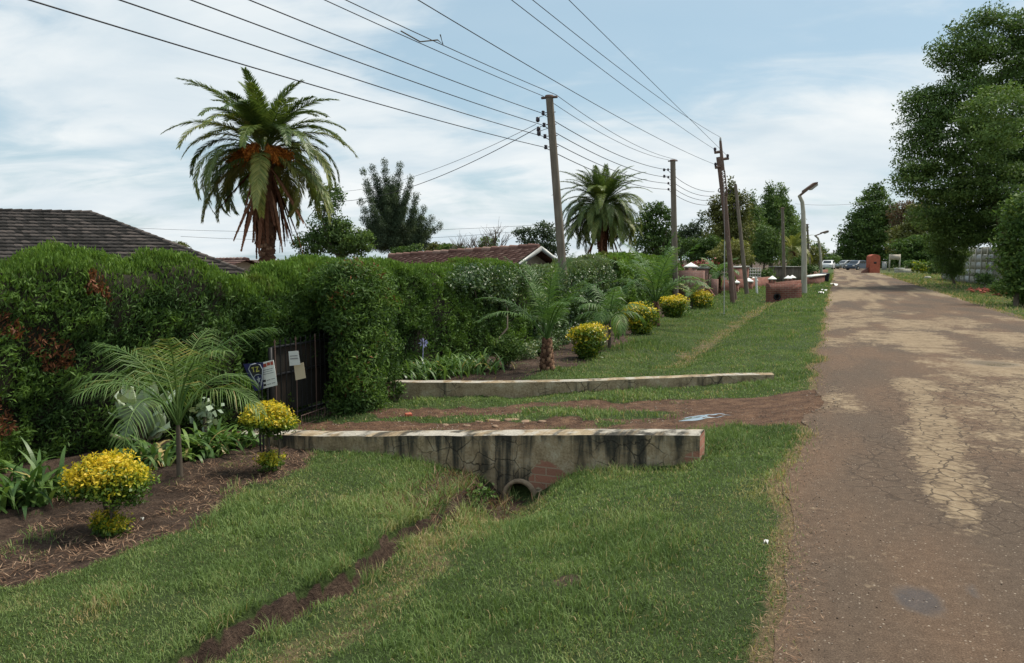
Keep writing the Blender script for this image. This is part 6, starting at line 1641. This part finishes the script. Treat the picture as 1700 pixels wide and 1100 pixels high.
# ------------------------------------------------------------------ trees
# big tree on the right
tree('huge dark green broadleaf tree overhanging the right side of the road', 'tree', 'broadleaf_tree', 46, 1676,
     [(1640, 60, 32, 40), (1600, 95, 34, 32), (1570, 85, 22, 22), (1660, 120, 60, 55, 1), (1600, 160, 50, 36), (1545, 175, 38, 30), (1520, 170, 18, 18), (1530, 215, 34, 34), (1590, 220, 60, 50, -1), (1680, 210, 70, 70, 2),
      (1520, 270, 32, 34), (1512, 300, 22, 24), (1570, 290, 56, 50), (1650, 300, 70, 60), (1730, 120, 60, 70, 1), (1740, 260, 70, 90), (1560, 345, 46, 36, 1), (1620, 360, 60, 40, 2), (1700, 370, 60, 50, 3), (1595, 45, 14, 12), (1600, 385, 46, 24, 2), (1640, 382, 40, 20, 3), (1560, 380, 30, 24, 2), (1640, 30, 22, 16), (1690, 45, 26, 30), (1730, 50, 40, 40), (1800, 180, 80, 120, 2), (1650, 200, 50, 60, -4), (1700, 320, 50, 50, -3)],
     'leaf_dark', 2.8, .95, .9, seed=200, gz=-.15, core=.2, flat=.45, clump=.62, trunk_r=.26, tintb=.05)
tree('leafy pale green bush with big leaves at the right picture edge', 'tree', 'leafy_bush', 28, 1690,
     [(1694, 370, 30, 40), (1674, 400, 20, 28), (1700, 340, 22, 18), (1696, 430, 38, 34), (1682, 458, 24, 26), (1740, 380, 50, 60), (1700, 470, 34, 24), (1750, 450, 50, 50)], 'leaf_fresh', 4.2, .9, 1, seed=201, clump=.30, core=.35, tintb=.02, up=.6)
tree('tall cone shaped dark tree at the far right bend of the road', 'tree', 'broadleaf_tree', 150, 1440,
     [(1452, 322, 16, 18), (1450, 345, 32, 30), (1440, 375, 40, 32), (1420, 400, 30, 26), (1462, 395, 40, 32), (1480, 370, 26, 30), (1430, 425, 34, 18), (1470, 430, 34, 18), (1402, 412, 14, 18)], 'leaf_mid', 2.6, 1.1, .9, seed=202, core=.3, flat=.6, tintb=-.04)
tree('brownish thin leaved tree right of the cone shaped tree', 'tree', 'broadleaf_tree', 135, 1506, [(1500, 360, 22, 28), (1520, 350, 20, 25), (1508, 390, 25, 25)], 'leaf_brown', 2.4, .7, .9, seed=203)
tree('olive green tree behind the layered shrub on the right', 'tree', 'broadleaf_tree', 125, 1540, [(1535, 360, 28, 28), (1550, 390, 30, 30), (1520, 385, 22, 24), (1500, 400, 25, 30)], 'leaf_olive', 2.6, .9, .9, seed=204)
tree('layered bright green shrub tree behind the signboard', 'tree', 'shrub_tree', 112, 1525, [(1500, 408, 20, 10), (1530, 402, 26, 12), (1520, 425, 28, 12), (1545, 415, 22, 14), (1495, 428, 14, 12), (1540, 432, 24, 12)], 'leaf_fresh', 2.6, 1.1, 1, seed=205, flat=.35, clump=.7, tintb=-.06)
tree('dark drooping shrub at the foot of the huge tree', 'tree', 'shrub_tree', 52, 1590, [(1585, 408, 24, 24), (1572, 435, 22, 20), (1592, 430, 14, 20), (1560, 400, 20, 22), (1585, 450, 14, 10)], 'leaf_dark', 2.8, 1.0, 1, seed=206, tintb=.1, sharp=-.8, aspect=.25)
for i, (px, py, Y, r, lab, m) in enumerate([(1515, 440, 100, 8, 'small yellow green bush behind the planter', 'leaf_fresh'), (1532, 441, 94, 9, 'small golden bush right of the planter', 'duranta'), (1552, 444, 84, 10, 'dark low bush at the right verge corner', 'leaf_mid'), (1632, 462, 44, 9, 'dark low bush in front of the concrete fence', 'leaf_dark'), (1665, 478, 36, 14, 'dark weedy bush behind the heap of bricks', 'leaf_dark'), (1700, 488, 29, 16, 'dark low growth under the pale bush at the right edge', 'leaf_dark')]):
    tree(lab, 'bush', 'low_bush', Y, px, [(px, py, r * 1.4, r), (px + r, py + 2, r, r * .7)], m, 2.6, 1.2, .8, seed=210 + i)
def spire(px, top, bot, hw, n=7, dy=0):
    out = []
    for k in range(n):
        t = (k + .5) / n; y = top + (bot - top) * t; out.append((px + (1 if k % 2 else -1) * hw * .08, y, max(1.2, hw * t ** .8), (bot - top) / n * .85, dy))
    return out
# left side
cas = [(648, 330, 9, 26), (650, 370, 16, 24), (645, 400, 34, 18), (690, 402, 22, 10), (628, 385, 18, 18), (672, 385, 18, 16)]
for cx_, cy_ in [(603, 288), (618, 279), (638, 271), (652, 298), (664, 275), (682, 297), (610, 318), (600, 334), (690, 325), (676, 322), (628, 300), (641, 318), (704, 348), (716, 362), (729, 374), (702, 366), (602, 362), (712, 388), (600, 392), (668, 345), (618, 345)]:
    bx_, by_ = (650 + (cx_ - 650) * .35, min(400, cy_ + 62)) if cx_ < 686 else (682, min(402, cy_ + 45))
    for k_ in range(6):
        t_ = k_ / 5; cas.append((bx_ + (cx_ - bx_) * t_, by_ + (cy_ - by_) * t_ ** 1.25, 7.5 - 5 * t_, 9.5 - 3.5 * t_, (cx_ % 5 - 2) * .5))
tree('tall blue green casuarina with upright spiky branches', 'tree', 'casuarina_tree', 52, 650, cas, 'leaf_bluegreen', 1.9, 1.5, .8, seed=220, clump=.20, sharp=1.8, aspect=.25, flat=1.3, core=.4, tintb=-.08)
tree('bushy green tree between the tall palm and the casuarina', 'tree', 'broadleaf_tree', 42, 560, [(600, 400, 22, 18), (560, 400, 30, 26), (540, 380, 26, 30), (575, 395, 24, 22), (545, 330, 24, 26), (590, 405, 22, 18), (520, 405, 30, 20), (565, 372, 18, 14)], 'leaf_mid', 2.8, 1.1, .9, seed=221, tintb=-.06)
tree('low olive bush tree above the red roof', 'tree', 'broadleaf_tree', 70, 720, [(715, 410, 16, 9), (728, 412, 14, 7)], 'leaf_olive', 2.2, 1.1, .8, seed=222)
tree('low bright green bush tree above the red roof', 'tree', 'broadleaf_tree', 62, 752, [(748, 412, 20, 8), (762, 414, 12, 6)], 'leaf_fresh', 2.2, 1.1, .8, seed=223, tintb=-.1)
tree('small dark round tree above the red roof ridge', 'tree', 'broadleaf_tree', 66, 810, [(808, 404, 13, 12), (820, 402, 6, 10)], 'leaf_dark', 2.2, 1.1, .8, seed=224, tintb=.1)
tree('dense bush behind the casuarina foot', 'tree', 'broadleaf_tree', 46, 675, [(670, 418, 20, 8), (690, 415, 14, 8)], 'leaf_fresh', 2.4, 1.1, .8, seed=225, tintb=-.1)
tree('dark tree just left of the near utility pole', 'tree', 'broadleaf_tree', 60, 900, [(875, 392, 16, 16), (900, 382, 18, 14), (915, 395, 14, 20), (890, 410, 26, 14), (862, 385, 8, 7), (925, 415, 16, 14)], 'leaf_bluegreen', 2.6, .9, .8, seed=226, tintb=-.02)
def bare_tree(px, py, ty, Y, label, seed):
    rng = np.random.default_rng(seed); x = P(px, py, Y)[0]; root = empty('bare_tree', (x, Y, -1.4), 0, label, 'tree'); h = P(px, ty, Y)[2] + 1.4; a = Acc()
    a.tube([(0, 0, -.1), (.05, 0, h * .5), (0, 0, h * .98)], [.10, .07, .02], 6)
    for i in range(16):
        z = h * rng.uniform(.55, .92); az = rng.uniform(0, 6.28); l = (h - z) * .8 + .5; e = np.array([math.cos(az) * l * .5, math.sin(az) * l * .5, z + l * .8]); limb(a, (0, 0, z), e, .035, .008, rng, 5, .1)
        for k in range(3): e2 = e * .6 + np.array([0, 0, z]) * .4 * np.array([0, 0, 1]) + rng.normal(0, .3, 3); limb(a, np.array([0, 0, z]) + (e - np.array([0, 0, z])) * .5, e + rng.normal(0, .35, 3), .015, .006, rng, 4, .1)
    a.build('branches', M['bark'], root)
bare_tree(788, 425, 398, 58, 'bare thin branched tree left of the dark round tree', 1)
bare_tree(822, 425, 380, 60, 'taller bare branched tree behind the dark round tree', 2)
bare_tree(760, 425, 402, 60, 'small bare twiggy tree over the middle of the red roof', 3)
tree('dense leafy tree right of the smaller date palm', 'tree', 'broadleaf_tree', 50, 1088, [(1075, 350, 12, 14), (1092, 348, 14, 12), (1070, 380, 18, 22), (1095, 375, 22, 24), (1110, 355, 8, 12), (1085, 405, 32, 22), (1112, 400, 14, 20)], 'leaf_mid', 2.6, 1.1, .9, seed=227, tintb=-.1, sharp=.6)
tree('dark tree between the second pole and the rusty pole', 'tree', 'broadleaf_tree', 70, 1148, [(1135, 385, 12, 12), (1150, 380, 10, 14), (1160, 395, 12, 22), (1165, 365, 5, 14), (1140, 410, 18, 16)], 'leaf_bluegreen', 2.4, 1.0, .9, seed=228)
tree('tall olive green tree behind the rusty steel pole', 'tree', 'broadleaf_tree', 62, 1214, spire(1214, 296, 335, 12, 4) + [(1205, 345, 24, 26), (1228, 345, 18, 26), (1195, 380, 24, 26), (1225, 385, 28, 28), (1186, 355, 10, 14), (1210, 415, 34, 18)], 'leaf_olive', 2.5, 1.1, .9, seed=229, flat=1.1)
tree('green tree with a small pointed top right of the tall olive tree', 'tree', 'broadleaf_tree', 70, 1250, spire(1249, 320, 365, 12, 5) + [ (1248, 380, 20, 24), (1256, 410, 22, 22)], 'leaf_mid', 2.4, 1.1, .9, seed=230, flat=1.1)
tree('spire topped conifer, left one of the pair behind the culvert', 'tree', 'conifer_tree', 78, 1278, spire(1278, 303, 365, 20) + [(1277, 365, 20, 16), (1275, 385, 26, 20), (1270, 410, 30, 20)], 'leaf_mid', 2.1, 1.4, .9, seed=231, sharp=1, tintb=-.02, clump=.42)
tree('narrow spire topped conifer, right one of the pair', 'tree', 'conifer_tree', 82, 1298, spire(1297, 304, 365, 18) + [(1304, 352, 12, 12), (1308, 375, 18, 18), (1300, 405, 20, 22)], 'leaf_dark', 2.1, 1.4, .9, seed=232, sharp=1, tintb=.12, clump=.42)
tree('deep green round tree in front of the spire conifers', 'tree', 'broadleaf_tree', 60, 1272, [(1272, 395, 20, 22), (1262, 420, 20, 18), (1285, 415, 18, 20)], 'leaf_dark', 2.5, 1.15, .9, seed=233, tintb=.06)
tree('yellow green garden tree over the brick boundary wall', 'tree', 'garden_tree', 50, 1218, [(1218, 410, 20, 14), (1200, 425, 22, 14), (1232, 428, 16, 12), (1195, 440, 14, 8)], 'leaf_olive', 2.6, 1.1, .9, seed=234, tintb=.25)
tree('leafy garden tree behind the capped gate pillars', 'tree', 'garden_tree', 52, 1165, [(1150, 405, 18, 12), (1170, 412, 20, 16), (1185, 405, 14, 14), (1160, 430, 22, 14)], 'leaf_fresh', 2.8, 1.0, .9, seed=235, tintb=-.16, aspect=.3)
tree('dense green tree mass filling the gap behind the thin leaning pole', 'tree', 'broadleaf_tree', 76, 1238, [(1238, 375, 22, 26), (1255, 365, 16, 24), (1236, 410, 28, 26), (1262, 395, 20, 26), (1205, 400, 26, 24)], 'leaf_mid', 2.4, 1.2, .9, seed=250, tintb=-.04)
tree('tall green tree behind the far spire conifers', 'tree', 'broadleaf_tree', 92, 1310, [(1312, 368, 10, 12), (1318, 380, 16, 22), (1300, 385, 20, 26), (1322, 408, 16, 18)], 'leaf_mid', 2.4, 1.2, .9, seed=251, tintb=.02)
tree('low mixed tree belt behind the second utility pole', 'tree', 'broadleaf_tree', 80, 1135, [(1120, 415, 16, 12), (1140, 400, 18, 16), (1165, 405, 20, 18), (1100, 418, 14, 10)], 'leaf_mid', 2.4, 1.2, .9, seed=252, tintb=-.08)
tree('garden bush right of the near street lamp', 'bush', 'garden_bush', 60, 1335, [(1325, 440, 14, 14), (1345, 446, 12, 9)], 'leaf_fresh', 2.4, 1.0, .9, seed=236, tintb=-.14)
tree('garden bush behind the brick wall left of the culvert', 'bush', 'garden_bush', 56, 1262, [(1255, 455, 14, 8), (1275, 455, 14, 9), (1240, 460, 10, 6)], 'leaf_mid', 2.4, 1.0, .9, seed=237)
tree('ragged tree mass behind the near street lamp', 'tree', 'broadleaf_tree', 96, 1338, [(1335, 415, 14, 18), (1322, 425, 18, 18), (1350, 425, 14, 14)], 'leaf_olive', 2.3, 1.1, .9, seed=238)
tree('distant tree row end left of the road vanishing point', 'tree', 'broadleaf_tree', 130, 1368, [(1358, 412, 8, 10), (1365, 425, 12, 12), (1378, 430, 12, 8), (1350, 432, 12, 10)], 'leaf_mid', 2.2, 1.1, .9, seed=239, tintb=.0)
tree('farthest small tree at the road vanishing point', 'tree', 'broadleaf_tree', 175, 1388, [(1385, 432, 12, 8), (1396, 434, 8, 7)], 'leaf_mid', 2.2, 1.1, .9, seed=240)
tree('tiny far tree between the dark car and the white house', 'tree', 'broadleaf_tree', 150, 1402, [(1402, 435, 10, 8), (1425, 432, 18, 8)], 'leaf_dark', 2.2, 1.1, .9, seed=241, tintb=.1)
tree('tree top peeking over the grey roof hip', 'tree', 'broadleaf_tree', 60, 292, [(290, 408, 16, 6), (305, 412, 10, 5)], 'leaf_olive', 2.2, 1.1, .9, seed=242)
big_palm('date_palm', 'yellowish drooping palm behind the culvert wall, left of the near street lamp', 1316, 418, 66, 2.0, 40, 33, fruit=False, skirt=14, bright=.2, gz=-.3)
# red leaved shrub by the pillars
r_ = tree('shrub with red flowers above the capped gate pillar', 'bush', 'flowering_shrub', 46, 1165, [(1165, 440, 20, 7), (1180, 448, 10, 8)], 'leaf_dark', 2.6, .9, .9, seed=243)
rg_ = np.random.default_rng(3); a = Acc()
for i in range(90):
    q = P(1165 + rg_.normal(0, 11), 437 + rg_.normal(0, 3.5), 45.2 + rg_.normal(0, .3)) - np.array(r_.location); a.leaves([q], [rg_.normal(0, 1, 3)], [rg_.normal(0, .4, 3) + [0, -1, .6]], .16, .12, .5)
a.build('flowers', M['redflower'], r_, uv=False)
print('objects', len(bpy.data.objects), 'verts', sum(len(m.vertices) for m in bpy.data.meshes))
